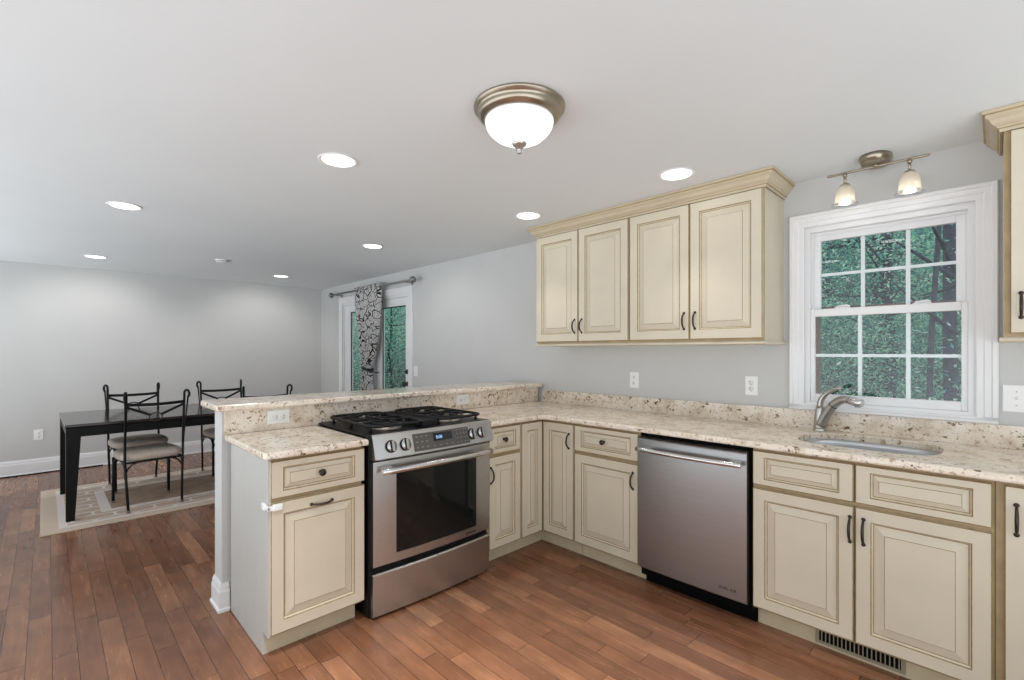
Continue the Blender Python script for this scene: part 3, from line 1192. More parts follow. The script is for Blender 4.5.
def panel_patch(b, x0, x1, s0, s1, out, n=8, mi=0):
    vs, fs = [], []
    for i in range(n + 1):
        x = x0 + (x1 - x0) * i / n
        vs += [on_panel(x, s0, -0.002), on_panel(x, s0, out), on_panel(x, s1, out), on_panel(x, s1, -0.002)]
    for i in range(n):
        for j in range(4):
            k = (j + 1) % 4
            fs.append((i * 4 + j, i * 4 + k, i * 4 + 4 + k, i * 4 + 4 + j))
    fs += [(3, 2, 1, 0), tuple(n * 4 + j for j in range(4))]
    b.add(vs, fs, mi)


b = MB()
panel_patch(b, 0.222, 0.596, 0.08, 0.86, 0.0015, 10)
tp = b.build('touch_panel', 'panelgrey', cp)
b = MB()
panel_patch(b, 0.348, 0.474, 0.42, 0.78, 0.0025, 4)
b.build('display', 'screen', tp)
keys = [(cx, s, 0.006, 0.025) for cx in (0.245, 0.275, 0.305) for s in (0.24, 0.48, 0.72)]
keys += [(cx, s, 0.004, 0.022) for cx in (0.51, 0.535, 0.56, 0.58) for s in (0.2, 0.4, 0.6, 0.78)]
keys += [(cx, 0.218, 0.008, 0.018) for cx in (0.35, 0.39, 0.43, 0.47)]
for cx, s, a, c in keys:
    b = MB()
    panel_patch(b, cx - a, cx + a, s - c, s + c, 0.002, 1)
    b.build('key', 'legend', tp)
q = on_panel(0.385, 0.58, 0.003)
text_mesh('clock_digits', '8:08', 0.024, 'digits', tp, q, (PI / 2 - 0.29, 0, 0), 0.0004)
nrm = Vector((0, -0.958, 0.286))
for x in (0.096, 0.176, 0.622, 0.694):
    q = on_panel(x, 0.47)
    b = MB()
    t = Vector((0, 0.286, 0.958))
    b.lathe([(0.032, 0), (0.032, 0.005), (0.029, 0.008)], 28, q, nrm, 1)
    b.lathe([(0.028, 0.007), (0.0265, 0.014), (0.0, 0.0145)], 28, q, nrm, 0)
    b.bar(q + nrm * 0.020 - t * 0.026, q + nrm * 0.020 + t * 0.026, 0.010, 0.014, 0)
    for s in (-1, 1):
        b.bar(q + nrm * 0.0185 - t * 0.026 + Vector((s * 0.0062, 0, 0)), q + nrm * 0.0185 + t * 0.026 + Vector((s * 0.0062, 0, 0)), 0.003, 0.011, 1)
    b.build('knob', ['steel_range', 'black'], rg)
# cooktop deck
b = MB()
b.sweep([(0.597, 0.9155, 0), (0.0, 0.9155, 0), (-0.006, 0.9155, 1), (-0.006, 0.926, 1), (0.0, 0.927, 0), (0.597, 0.927, 0)], -0.008, RW + 0.008, 16, BOW)
b.build('cooktop', 'black', rg)
for bx in (0.19, 0.60):
    for by, r in ((0.165, 0.05), (0.43, 0.042)):
        b = MB()
        b.lathe([(r + 0.03, 0), (r + 0.028, 0.003), (r + 0.006, 0.006), (r + 0.004, 0.016), (r - 0.004, 0.018)], 26, (bx, by, 0.926), mi=0)
        b.lathe([(r - 0.002, 0.018), (r, 0.022), (r - 0.006, 0.026), (0, 0.027)], 26, (bx, by, 0.926), mi=1)
        b.build('burner', ['burner', 'iron'], rg)


def rr(x0, x1, y0, y1, z, r, n=5):
    pts = []
    for cx, cy, a0 in ((x1 - r, y1 - r, 0), (x0 + r, y1 - r, 1), (x0 + r, y0 + r, 2), (x1 - r, y0 + r, 3)):
        for i in range(n + 1):
            a = (a0 + i / n) * PI / 2
            pts.append((cx + r * math.cos(a), cy + r * math.sin(a), z))
    return pts


GZ = 0.962
for x0, x1, bx, outer in ((0.030, 0.338, 0.19, 0), (0.452, 0.758, 0.60, 1)):
    b = MB()
    y0, y1 = 0.016, 0.555
    b.tube(rr(x0, x1, y0, y1, GZ, 0.06), 0.0085, 8, closed=True)
    ym = (y0 + y1) / 2
    b.bar((x0, ym, GZ), (x1, ym, GZ), 0.013, 0.016)
    for by in (0.165, 0.43):
        for dx, dy in ((1, 0), (-1, 0), (0, 1), (0, -1)):
            ex = (x1 if dx > 0 else x0) if dx else bx
            ey = by if dx else ((y1 if by > ym else ym) if dy > 0 else (ym if by > ym else y0))
            b.bar((bx + dx * 0.03, by + dy * 0.03, GZ + 0.002), (ex, ey, GZ), 0.011, 0.015)
        b.tube([(bx + 0.095 * math.cos(a * PI / 10), by + 0.095 * math.sin(a * PI / 10), GZ - 0.001) for a in range(20)], 0.006, 6, closed=True)
    for x in (x0 + 0.012, x1 - 0.012):
        for y in (y0 + 0.05, ym, y1 - 0.05):
            b.tube([(x, y, 0.9265), (x, y, GZ)], [0.009, 0.007], 8)
    b.build('grate', 'iron', rg)
b = MB()
frame4(b, 0, 0.104, 0, 0.50, 0, 0.034, 0.008, 0.008, 0.01, 0.01)
for v in range(len(b.v)):
    x, y, z = b.v[v]
    b.v[v] = (0.343 + x, 0.045 + z, 0.927 + y)
for i in range(20):
    y = 0.062 + i * 0.0244
    b.box(0.350, 0.440, y, y + 0.010, 0.950, 0.960)
b.build('downdraft_vent', 'iron', rg)

# ------------------------------------------------------------------ dishwasher
dw = thing('dishwasher', 'stainless steel dishwasher between two cream cabinets on the sink wall', 'dishwasher', (0.745, F, 0))
b = MB()
b.box(0.003, 0.609, 0.022, 0.58, 0.06, 0.878)
b.build('body', 'matteblack', dw)
b = MB()
b.box(0.003, 0.609, 0.075, 0.09, 0.004, 0.118)
b.build('toe_panel', 'matteblack', dw)
b = MB()
b.sweep([(0.020, 0.118, 0), (-0.020, 0.118, 1), (-0.024, 0.123, 1), (-0.024, 0.845, 1), (-0.020, 0.851, 1), (0.0, 0.858, 0), (0.020, 0.858, 0)], 0.007, 0.598, 16, 0.006)
dd = b.build('door', 'steel_x', dw)
b = MB()
b.tube([(0.020 + 0.566 * i / 14, -0.066 - 0.016 * (1 - (i / 7 - 1) ** 2), 0.797) for i in range(15)], 0.0125, 14)
for x in (0.055, 0.545):
    b.box(x - 0.026, x + 0.026, -0.070, -0.024, 0.790, 0.804, 0, 0.003)
b.build('handle', 'steel_h', dd)
text_mesh('door_badge', 'JENN-AIR', 0.021, 'logo', dd, (0.508, -0.0272, 0.165), (PI / 2, 0, 0.02))


# ------------------------------------------------------------------ outlets and switches
def outlet(label, loc, rz, horizontal=False, group='white wall outlets'):
    o = thing('wall_outlet', label, 'outlet', loc, rz, group)
    b = MB()
    wd_, hd_ = (0.058, 0.037) if horizontal else (0.037, 0.058)
    b.box(-wd_, wd_, -0.006, 0, -hd_, hd_, 0, 0.003)
    b.build('cover_plate', 'plastic', o)
    for s in (-1, 1):
        b = MB()
        cx, cz = (s * 0.0195, 0) if horizontal else (0, s * 0.0195)
        b.lathe([(0.0155, 0.006), (0.0150, 0.0082), (0, 0.0082)], 18, (cx, 0, cz), (0, -1, 0), 0)
        for dx in (-0.0055, 0.0055):
            if horizontal:
                b.box(cx + 0.001, cx + 0.009, -0.0087, -0.008, cz + dx - 0.001, cz + dx + 0.001, 1)
            else:
                b.box(cx + dx - 0.001, cx + dx + 0.001, -0.0087, -0.008, cz + 0.001, cz + 0.009, 1)
        gx, gz = (cx - 0.007, cz) if horizontal else (cx, cz - 0.007)
        b.lathe([(0.0022, 0.008), (0.0022, 0.0087), (0, 0.0087)], 8, (gx, 0, gz), (0, -1, 0), 1)
        b.build('socket', ['plastic', 'slot'], o)
    return o


out = outlet('white outlet on the grey wall left of the window', (1.143, -0.0005, 1.137), 0)
dup(out, None, (0.335, -0.0005, 1.137), 0, 'white outlet on the grey wall under the left pair of cabinet doors')
dup(out, None, (XB + 0.0005, -3.14, 0.425), R90, 'white outlet low on the far wall left of the dining table')
oh = outlet('white horizontal outlet in the bar backsplash at the left end of the peninsula', (-0.5985, -2.155, 0.984), R90, True)
dup(oh, None, (-0.5985, -0.86, 0.988), R90, 'white horizontal outlet in the bar backsplash right behind the range')


def switch(label, loc, wd_=0.037, dimmer=False):
    o = thing('light_switch', label, 'switch', loc, 0)
    b = MB()
    b.box(-wd_, wd_, -0.006, 0, -0.06, 0.06, 0, 0.003)
    b.build('cover_plate', 'plastic', o)
    b = MB()
    b.box(-0.005, 0.005, -0.007, -0.006, -0.012, 0.012)
    b.bar((0, -0.006, 0.0), (0, -0.018, 0.006), 0.008, 0.009)
    b.build('toggle', 'plastic', o)
    for z in (-0.03, 0.03):
        MB().lathe([(0.003, 0.006), (0.003, 0.0066), (0, 0.0068)], 10, (0, 0, z), (0, -1, 0)).build('screw', 'nickel', o)
    return o


switch('white switch plate right of the window under the right wall cabinet', (2.250, -0.0005, 1.137), 0.043)
switch('white switch plate on the wall right of the patio door', (-2.545, -0.0005, 1.115))

# ------------------------------------------------------------------ ceiling fixtures
LENS = [(-0.14, -2.02, 'round recessed ceiling light nearest above the left end of the peninsula'),
        (-1.86, -2.705, 'round recessed ceiling light at left, second row back from the kitchen'),
        (-4.24, -2.72, 'round recessed ceiling light farthest left, near the far wall'),
        (-1.82, -0.935, 'round recessed ceiling light over the bar, in the middle row'),
        (-4.24, -0.925, 'round recessed ceiling light in front of the patio door, near the far corner'),
        (-0.144, -0.625, 'round recessed ceiling light by the left end of the wall cabinets'),
        (0.968, -0.62, 'round recessed ceiling light in front of the right wall cabinet')]
LENS += [(1.55, -2.05, 'added unseen recessed fill light over the kitchen floor, right of the dome light'),  # pair added out of view to brighten the kitchen floor
         (0.95, -2.78, 'added unseen recessed fill light over the kitchen floor, behind the dome light')]


def can_lamp(name, watts, beam=115):
    l = bpy.data.lights.new(name, 'SPOT')
    l.energy = watts
    l.color = (1.0, 0.97, 0.92)
    l.spot_size = math.radians(beam)
    l.spot_blend = 0.7
    l.shadow_soft_size = 0.07
    return l


CANS = [can_lamp('dining_can', CAN_DINING), can_lamp('counter_can', CAN_COUNTER, 78), can_lamp('added_fill_can', CAN_FILL, 78), can_lamp('bar_can', 14.0)]
rl = None
for i, (x, y, lab) in enumerate(LENS):
    if rl is None:
        o = rl = thing('recessed_light', lab, 'ceiling light', (x, y, H), 0, 'recessed ceiling lights')
        b = MB()
        b.lathe([(0.096, -0.0005), (0.096, -0.004), (0.090, -0.007), (0.080, -0.0045), (0.078, -0.0005)], 36)
        b.build('trim_ring', 'trim', rl)
        b = MB()
        b.lathe([(0.078, -0.001), (0.077, -0.0040), (0, -0.0044)], 36)
        b.build('lens', 'lens', rl)
    else:
        o = dup(rl, None, (x, y, H), 0, lab)
for (x, y, lab), k in zip(LENS, (1, 3, 0, 3, 0, 1, 1, 2, 2)):
    lo = bpy.data.objects.new(CANS[k].name, CANS[k])
    COL.objects.link(lo)
    lo.location = (x, y, H - 0.012)
    if k == 3 and y > -1.5:
        lo.rotation_euler = (math.radians(34), 0, 0)     # turned to the patio-door wall
    if x < -4:
        lo.rotation_euler = (0, math.radians(38), 0)      # spot beams tilted as an added wash on the far wall

fl = thing('flush_ceiling_light', 'domed frosted glass ceiling light with nickel ring and finial', 'ceiling light', (0.8665, -1.735, H))
b = MB()
b.lathe([(0.176, -0.0005), (0.181, -0.005), (0.179, -0.012), (0.168, -0.018), (0.162, -0.028), (0.164, -0.034), (0.155, -0.044), (0.144, -0.052), (0.138, -0.054), (0.134, -0.048), (0.134, -0.01)], 48)
b.build('base_ring', 'antique', fl)
b = MB()
b.lathe([(0.1335, -0.044), (0.136, -0.056), (0.136, -0.064), (0.130, -0.082), (0.117, -0.101), (0.097, -0.119), (0.070, -0.133), (0.037, -0.142), (0.012, -0.145)], 48)
b.build('glass_dome', 'dome', fl)
b = MB()
b.lathe([(0.0, -0.136), (0.027, -0.137), (0.031, -0.142), (0.026, -0.152), (0.015, -0.160), (0.011, -0.168), (0.007, -0.171), (0.010, -0.176), (0.0085, -0.183), (0, -0.187)], 24)
b.build('finial', 'nickel', fl)

tr = thing('track_light', 'two-headed brushed nickel track light on the ceiling above the window', 'track light', (1.768, -0.13, H))
b = MB()
b.lathe([(0.092, -0.0005), (0.092, -0.016), (0.084, -0.034), (0.076, -0.038), (0, -0.040)], 36, sx=0.72)
for v in range(len(b.v)):
    pass
b.build('canopy', 'antique', tr)
b = MB()
b.tube([(-0.205, 0, -0.048), (-0.198, 0, -0.048), (0.198, 0, -0.048), (0.205, 0, -0.048)], [0.003, 0.0065, 0.0065, 0.003], 12)
b.lathe([(0.012, -0.038), (0.012, -0.050), (0, -0.052)], 14)
b.build('rail', 'antique', tr)
for x in (-0.127, 0.130):
    hd_ = MB().tube([(x, 0, -0.050), (x, 0, -0.108)], 0.006, 10).lathe([(0.010, -0.05), (0.010, -0.066), (0.006, -0.068)], 12, (x, 0, 0)).lathe([(0.006, -0.100), (0.02, -0.106), (0.024, -0.116), (0.023, -0.120)], 18, (x, 0, 0)).build('lamp_head', 'antique', tr)
    b = MB()
    b.lathe([(0.022, -0.110), (0.033, -0.128), (0.040, -0.155), (0.043, -0.190), (0.046, -0.205)], 28, (x, 0, 0))
    b.build('glass_shade', 'shade', hd_)
    b = MB()
    b.lathe([(0.043, -0.198), (0.056, -0.206), (0.060, -0.212), (0.056, -0.216), (0.040, -0.208)], 28, (x, 0, 0))
    b.build('glass_rim', 'clear', hd_)
    b = MB()
    b.lathe([(0.006, -0.116), (0.010, -0.13), (0.012, -0.190)], 20, (x, 0, 0), mi=1)
    b.lathe([(0.020, -0.190), (0.026, -0.200), (0.022, -0.206), (0, -0.209)], 20, (x, 0, 0), mi=0)
    b.build('bulb', ['bulb', 'nickel'], hd_)

sd = thing('smoke_detector', 'small white round detector on the ceiling between the recessed lights', 'detector', (-3.55, -1.75, H))
b = MB()
b.lathe([(0.062, -0.0005), (0.062, -0.012), (0.055, -0.024), (0.0, -0.028)], 28)
b.build('housing', 'plastic', sd)
b = MB()
b.lathe([(0.058, -0.014), (0.0635, -0.016), (0.058, -0.019)], 28)
b.build('vent_slot', 'slot', sd)

# ------------------------------------------------------------------ curtain and rod
RZ, RY = 2.165, -0.095
rod = thing('curtain_rod', 'dark metal curtain rod with ball finials above the patio door', 'curtain rod', (-3.55, RY, RZ))
b = MB()
b.tube([(-1.03, 0, 0), (1.03, 0, 0)], 0.011, 12)
b.build('rod', 'pewter', rod)
for s in (-1, 1):
    b = MB()
    x = 1.03 * s
    b.lathe([(0.013, 0), (0.016, 0.008), (0.010, 0.014), (0.012, 0.018), (0.032, 0.034), (0.040, 0.055), (0.032, 0.078), (0.012, 0.092), (0, 0.095)], 18, (x, 0, 0), (s, 0, 0))
    b.build('finial', 'pewter', rod)
    b = MB()
    b.tube([(0.93 * s, 0, -0.012), (0.93 * s, 0.05, -0.012), (0.93 * s, 0.094, -0.018)], 0.006, 8)
    b.lathe([(0.02, 0), (0.02, 0.005), (0, 0.006)], 16, (0.93 * s, 0.0945, -0.018), (0, -1, 0))
    b.build('bracket', 'pewter', rod)

cu = thing('curtain', 'grey curtain with dark ring print, gathered by a tieback at the patio door', 'curtain', (0, 0, 0))
b = MB()
NX, NZ = 110, 60
keys = [(2.205, -3.90, -3.17, 0.020), (2.0, -3.885, -3.18, 0.028), (1.75, -3.83, -3.22, 0.035), (1.5, -3.75, -3.28, 0.042), (1.32, -3.69, -3.36, 0.045), (1.2, -3.655, -3.44, 0.045), (1.13, -3.635, -3.475, 0.040), (1.05, -3.65, -3.455, 0.042), (0.7, -3.69, -3.42, 0.045), (0.05, -3.74, -3.38, 0.045)]


def ck(z):
    for a, c in zip(keys, keys[1:]):
        if c[0] <= z <= a[0]:
            t = (a[0] - z) / (a[0] - c[0])
            return [p + (q - p) * t for p, q in zip(a[1:], c[1:])]
    return keys[-1][1:]


vs, fs = [], []
for j in range(NZ + 1):
    z = 2.205 + (0.05 - 2.205) * j / NZ
    l_, r_, amp = ck(z)
    for i in range(NX + 1):
        u = i / NX
        x = l_ + (r_ - l_) * u
        yy = RY + amp * math.sin(u * 2 * PI * 6.5 + 0.35 * math.sin(z * 3)) * (0.8 + 0.2 * math.sin(u * 9)) - 0.0
        yy = min(yy, -0.035)
        vs.append((x, yy, z))
for j in range(NZ):
    for i in range(NX):
        a = j * (NX + 1) + i
        fs.append((a, a + 1, a + NX + 2, a + NX + 1))
b.add(vs, fs, 0, True)
cl = b.build('panel', 'curtain', cu, fix=False)
uv = cl.data.uv_layers.new(name='UVMap')
for lp in cl.data.loops:
    jj, ii = divmod(lp.vertex_index, NX + 1)
    uv.data[lp.index].uv = (ii / NX * 1.35, jj / NZ * 2.155)
sol = cl.modifiers.new('thickness', 'SOLIDIFY')
sol.thickness = 0.003
b = MB()
pts = [(-3.555 + 0.098 * math.cos(a * PI / 12), RY + 0.010 + 0.058 * math.sin(a * PI / 12), 1.125 - 0.02 * math.cos(a * PI / 12)) for a in range(24)]
b.tube(pts, 0.011, 8, closed=True, flatz=1.8)
b.build('tieback', 'curtain', cu)
th_ = MB()
th_.tube([(-3.44, RY + 0.01, 1.09), (-3.425, -0.04, 1.07), (-3.42, 0.006, 1.07)], 0.006, 8)
th_.lathe([(0.018, 0), (0.02, 0.006), (0, 0.010)], 14, (-3.435, RY - 0.01, 1.085), (0.3, -1, 0))
tag(th_.build('tieback_hook', 'bronze', cu), 'dark tieback hook')

# ------------------------------------------------------------------ dining set
RUG_L, RUG_W = 2.45, 1.56
M['rug'] = mat_rug()
b = MB()
b.box(-RUG_L / 2, RUG_L / 2, -RUG_W / 2, RUG_W / 2, 0.0005, 0.010, 0, 0.003)
rug = b.build('area_rug', 'rug', None, (-3.432, -3.112 + RUG_L / 2, 0), R90 + math.radians(0.3))
tag(rug, 'beige area rug with trellis border under the dining table', 'rug')

RGZ = 0.0102
TX0, TX1, TY0, TY1 = -3.985, -2.905, -2.995, -1.165
tb = thing('dining_table', 'black rectangular dining table with dark top on the beige rug', 'table', ((TX0 + TX1) / 2, (TY0 + TY1) / 2 + 0.012, RGZ), 0.018)
hx, hy = (TX1 - TX0) / 2, (TY1 - TY0) / 2
TZ = 0.760
b = MB()
b.box(-hx, hx, -hy, hy, TZ - 0.022, TZ, 0, 0.003)
b.build('tabletop', 'tabletop', tb)
b = MB()
b.box(-hx + 0.012, hx - 0.012, -hy + 0.012, hy - 0.012, TZ - 0.102, TZ - 0.030)
b.box(-hx + 0.03, hx - 0.03, -hy + 0.03, hy - 0.03, TZ - 0.030, TZ - 0.022)
b.build('apron', 'tableblack', tb)
for sx in (-1, 1):
    for sy in (-1, 1):
        b = MB()
        X, Y = sx * (hx - 0.006), sy * (hy - 0.006)
        vs = []
        for z, wdt in ((0, 0.052), (TZ - 0.105, 0.088), (TZ - 0.031, 0.088)):
            for a, c in ((0, 0), (1, 0), (1, 1), (0, 1)):
                vs.append((X - sx * a * wdt, Y - sy * c * wdt, z))
        fs = [(0, 1, 2, 3), (8, 9, 10, 11)]
        for i in (0, 4):
            for j in range(4):
                fs.append((i + j, i + (j + 1) % 4, i + 4 + (j + 1) % 4, i + 4 + j))
        b.add(vs, fs)
        b.build('leg', 'tableblack', tb)


def make_chair(label, loc, rz):
    """front of the chair towards +x; origin on the floor under the seat centre"""
    c = thing('dining_chair', label, 'chair', loc, rz, 'black iron dining chairs')
    hw, xb, xf = 0.205, -0.20, 0.19
    # padded seat: superellipse cushion
    bm = bmesh.new()
    rows = []
    for z, s in ((0.412, 0.93), (0.418, 0.985), (0.436, 1.02), (0.456, 1.01), (0.470, 0.955), (0.479, 0.82), (0.483, 0.5)):
        ring = []
        for i in range(36):
            a = 2 * PI * i / 36
            ca, sa = math.cos(a), math.sin(a)
            ring.append(bm.verts.new((0.005 + 0.215 * s * math.copysign(abs(ca) ** 0.5, ca), 0.222 * s * math.copysign(abs(sa) ** 0.5, sa), z)))
        rows.append(ring)
    for r0, r1 in zip(rows, rows[1:]):
        for i in range(36):
            bm.faces.new((r0[i], r0[(i + 1) % 36], r1[(i + 1) % 36], r1[i]))
    bm.faces.new(rows[0][::-1])
    bm.faces.new(rows[-1])
    MB().bm(bm, 0, True).build('seat_cushion', 'cushion', c)
    b = MB()
    b.tube(rr(xb + 0.004, xf, -hw + 0.004, hw - 0.004, 0.404, 0.03), 0.009, 8, closed=True)
    b.build('seat_frame', 'wrought', c)
    for s in (-1, 1):
        y = s * hw
        # back post: leg, upright and rolled scroll in one bar
        qb, qo = math.cos(0.38), math.sin(0.38)
        yb = s * (hw - 0.016)
        pts = [(xb - 0.035, yb, 0.012), (xb - 0.012, s * (hw - 0.008), 0.22), (xb, y, 0.42), (xb - 0.005, y, 0.6), (xb - 0.025, y, 0.78), (xb - 0.040, y, 0.92)]
        # the top rolls over backwards and outwards; its thin tail runs down beside the post
        r, zc0 = 0.029, 0.962
        loop = []
        for i in range(12):
            a = PI * 0.95 - i * (PI * 1.3 / 11)
            loop.append((xb - 0.042 - qb * (r + r * math.cos(a)), y + s * qo * (r + r * math.cos(a)), zc0 + 1.15 * r * math.sin(a)))
        tail = [(xb - 0.066, y + s * 0.012, 0.84), (xb - 0.034, y + s * 0.007, 0.68), (xb - 0.010, y + s * 0.004, 0.54)]
        b = MB()
        b.tube(pts + loop, 0.0100, 8)
        b.tube(loop[-2:] + tail, [0.008, 0.0075, 0.006, 0.005, 0.004], 8)
        p = b.build('back_post', 'wrought', c)
        MB().lathe([(0.013, 0), (0.014, 0.005), (0.012, 0.018), (0.010, 0.02)], 12, (xb - 0.035, s * (hw - 0.016), 0)).build('foot_cap', 'rubber', p)
        b = MB()
        b.tube([(xf + 0.012, y, 0.012), (xf + 0.004, y, 0.22), (xf, y, 0.404)], 0.0115, 8)
        p = b.build('front_leg', 'wrought', c)
        MB().lathe([(0.013, 0), (0.014, 0.005), (0.012, 0.018), (0.010, 0.02)], 12, (xf + 0.012, y, 0)).build('foot_cap', 'rubber', p)
        for px, q in ((xf, 0.003), (xb, -0.006)):
            k = -1 if px > 0 else 1
            MB().tube(bez([(px + q, y, 0.27), (px, y, 0.35), (px + 0.03 * k, y, 0.398), (px + 0.10 * k, y, 0.40)], 8), 0.006, 6).build('brace', 'wrought', c)
            MB().tube(bez([(px + q, y, 0.27), (px, y * 0.98, 0.35), (px, y * 0.85, 0.398), (px, y * 0.5, 0.402)], 8), 0.006, 6).build('brace', 'wrought', c)
    b = MB()
    n = 10
    for i in range(n):
        u0, u1 = i / n * 2 - 1, (i + 1) / n * 2 - 1
        f = lambda u: (xb - 0.043 - 0.012 * (1 - u * u), hw * u, 0.893 - 0.008 * (1 - u * u))
        b.bar(f(u0), f(u1), 0.007, 0.026)
    b.build('top_rail', 'wrought', c)
    b = MB()
    zc = 0.775
    rg_ = 0.040
    xr_ = xb - 0.030
    b.tube([(xr_, rg_ * 1.15 * math.cos(i * PI / 12), zc + rg_ * 0.9 * math.sin(i * PI / 12)) for i in range(24)], 0.0055, 8, closed=True)
    b.build('back_ring', 'bronze', c)
    for s in (-1, 1):
        b = MB()
        b.bar((xb - 0.040, s * (hw - 0.005), 0.872), (xr_, s * rg_ * 1.0, zc + 0.020), 0.007, 0.02)
        b.build('back_slat', 'wrought', c)
    return c


ch = make_chair('black iron dining chair nearest the camera, on the near side of the table at left', (-3.085, -2.43, RGZ), PI + 0.11)
dup(ch, None, (-3.815, -2.42, RGZ), 0.06, 'black iron dining chair on the far side of the table at left')
dup(ch, None, (-3.815, -1.625, RGZ), 0.06, 'black iron dining chair on the far side of the table at right')
dup(ch, None, (-3.115, -1.535, RGZ), PI + 0.06, 'black iron dining chair mostly hidden behind the raised bar')

b = MB()
b.tube(bez([(XB + 0.035, -3.75, 0.006), (XB + 0.04, -3.4, 0.006), (XB + 0.05, -3.2, 0.006), (XB + 0.03, -3.05, 0.006)], 14) + bez([(XB + 0.03, -3.0, 0.006), (XB + 0.05, -2.9, 0.006), (XB + 0.045, -2.78, 0.006), (XB + 0.035, -2.6, 0.006)], 8), 0.006, 8)
tag(b.build('power_cord', 'matteblack'), 'black power cord lying on the floor along the far baseboard', 'cord')

# ------------------------------------------------------------------ the wood outside
b = MB()
xs = [-46 + 4 * i for i in range(20)]
ys = [0.16, 3, 6, 10, 14, 18, 22, 26]
hz = {0.16: -0.35, 3: -0.4, 6: -0.2, 10: 0.1, 14: 0.8, 18: 3.2, 22: 8, 26: 14}
vs = []
for y in ys:
    for x in xs:
        vs.append((x, y, hz[y] + random.uniform(-0.08, 0.08) * (y > 1)))
fs = []
for j in range(len(ys) - 1):
    for i in range(len(xs) - 1):
        a = j * len(xs) + i
        fs.append((a, a + 1, a + len(xs) + 1, a + len(xs)))
b.add(vs, fs, 0, True)
struct(b.build('ground', 'soil'))


def leaf_mesh(name, n, rad, z0, z1, size, mat):
    b = MB()
    rnd = random.Random(hash(name) % 1000 if False else len(name) * 7 + n)
    cl_ = [(rnd.uniform(-1, 1) * rad, rnd.uniform(-1, 1) * rad, rnd.uniform(z0, z1), rnd.uniform(0.35, 0.9)) for _ in range(34)]
    for _ in range(n):
        cx, cy, cz, cr = rnd.choice(cl_)
        p = Vector((cx + rnd.gauss(0, cr * 0.55), cy + rnd.gauss(0, cr * 0.55), cz + rnd.gauss(0, cr * 0.28)))
        u = Vector((rnd.gauss(0, 1), rnd.gauss(0, 1), rnd.gauss(0, 0.6))).normalized()
        w_ = u.cross(Vector((rnd.gauss(0, 0.6), rnd.gauss(0, 0.6), 1))).normalized()
        s = size * rnd.uniform(0.6, 1.3)
        b.add([p - u * s, p + w_ * s * 0.45, p + u * s, p - w_ * s * 0.45], [(0, 1, 2, 3)])
    me = b.build(name, mat, fix=False)
    return me


def trunk_mesh(name, r, hgt, seed):
    rnd = random.Random(seed)
    b = MB()
    pts, rad = [], []
    x = y = 0
    for i in range(9):
        pts.append((x, y, hgt * i / 8))
        rad.append(r * (1 - 0.09 * i))
        x += rnd.uniform(-0.06, 0.06)
        y += rnd.uniform(-0.06, 0.06)
    b.tube(pts, rad, 9)
    for i in range(9):
        z = rnd.uniform(1.3, hgt * 0.95)
        a = rnd.uniform(0, 2 * PI)
        L = rnd.uniform(0.9, 2.0)
        q = Vector((0, 0, z))
        e = q + Vector((math.cos(a) * L, math.sin(a) * L, rnd.uniform(0.1, 0.9)))
        mid = q.lerp(e, 0.5) + Vector((0, 0, rnd.uniform(-0.12, 0.18)))
        b.tube(bez([q, mid, e], 6), [r * 0.35 * (1 - 0.13 * k) for k in range(7)], 6)
    return b.build(name, 'bark')


GRP_W = 'trees in the wood beyond the sink window'
GRP_D = 'trees in the wood beyond the patio door'
LAB_W = 'leafy green tree in the wood seen through the sink window'
LAB_D = 'leafy green tree in the wood seen through the patio door'


def proto_tree(leaf_n, rad, z0, z1, size, mat, r, hgt, seed):
    t = thing('tree', LAB_W, 'tree', (0, 0, 0), 0, GRP_W)
    f = leaf_mesh('foliage', leaf_n, rad, z0, z1, size, mat)
    f.parent = t
    k = trunk_mesh('trunk', r, hgt, seed)
    k.parent = t
    return t


protos = [proto_tree(15000, 1.5, 0.5, 4.6, 0.034, 'leaf', 0.10, 8.0, 3),
          proto_tree(15000, 1.6, 0.2, 4.4, 0.034, 'leafdark', 0.16, 8.5, 5),
          proto_tree(12000, 1.3, 0.2, 3.0, 0.03, 'leaf', 0.05, 4.0, 8)]


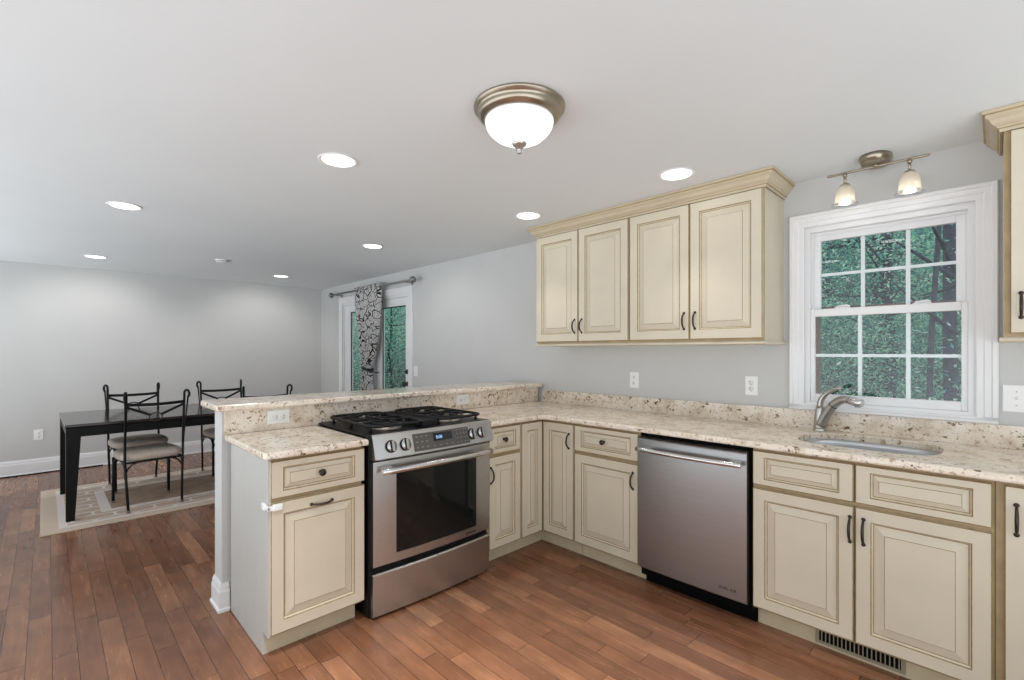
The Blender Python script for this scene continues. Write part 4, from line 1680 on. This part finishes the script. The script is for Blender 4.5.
def gz(x, y):
    k = sorted(hz)
    for a, c in zip(k, k[1:]):
        if a <= y <= c:
            return hz[a] + (hz[c] - hz[a]) * (y - a) / (c - a) - 0.1
    return 0


spots_w = [(0, 0.9, 7.4, 0), (1, -1.0, 8.0, 1), (0, -2.4, 9.6, 3), (1, 0.2, 10.6, 4), (0, 2.3, 9.6, 5), (2, -0.7, 5.2, 1), (1, -3.8, 12.0, 2), (0, -1.2, 13.0, 0),
           (1, 1.6, 12.6, 6), (0, 3.6, 12.0, 2), (0, -3.0, 15.4, 4), (1, 0.4, 15.4, 3), (0, 2.6, 15.6, 5), (2, 1.0, 6.0, 3), (2, 2.7, 7.2, 4), (1, -0.8, 17.6, 2)]
spots_d = [(0, -15.4, 6.0, 0), (2, -11.6, 5.0, 1), (1, -17.8, 6.6, 2), (0, -13.4, 7.6, 3), (0, -20.6, 8.0, 0), (1, -16.4, 9.2, 1), (0, -23.6, 9.6, 2),
           (1, -19.0, 10.8, 3), (0, -14.2, 10.6, 4), (1, -26.8, 11.2, 5), (0, -22.4, 12.8, 0), (2, -13.0, 5.4, 2), (0, -30.0, 13.4, 5), (2, -16.2, 7.4, 3),
           (1, -26.0, 14.6, 2), (0, -18.4, 14.4, 1)]
used = set()
for spots, lab, grp in ((spots_w, LAB_W, GRP_W), (spots_d, LAB_D, GRP_D)):
    for n, x, y, a in spots:
        if n in used:
            o = dup(protos[n], None, (x, y, gz(x, y)), a * 1.1, lab, grp)
        else:
            used.add(n)
            o = protos[n]
            o.location = (x, y, gz(x, y))
            o.rotation_euler = (0, 0, a * 1.1)
        s = random.uniform(0.9, 1.15)
        o.scale = (s, s, s)
# two bare thick trunks that stand out in the window
for x, y, r, lab in ((1.84, 4.9, 0.085, 'thick dark tree trunk at the right side of the sink window view'), (1.56, 4.6, 0.035, 'slimmer dark tree trunk left of the thick trunk in the sink window view')):
    t = thing('bare_tree', lab, 'tree', (x, y, gz(x, y)))
    k = trunk_mesh('trunk', r, 8.0, int(x * 10))
    k.parent = t
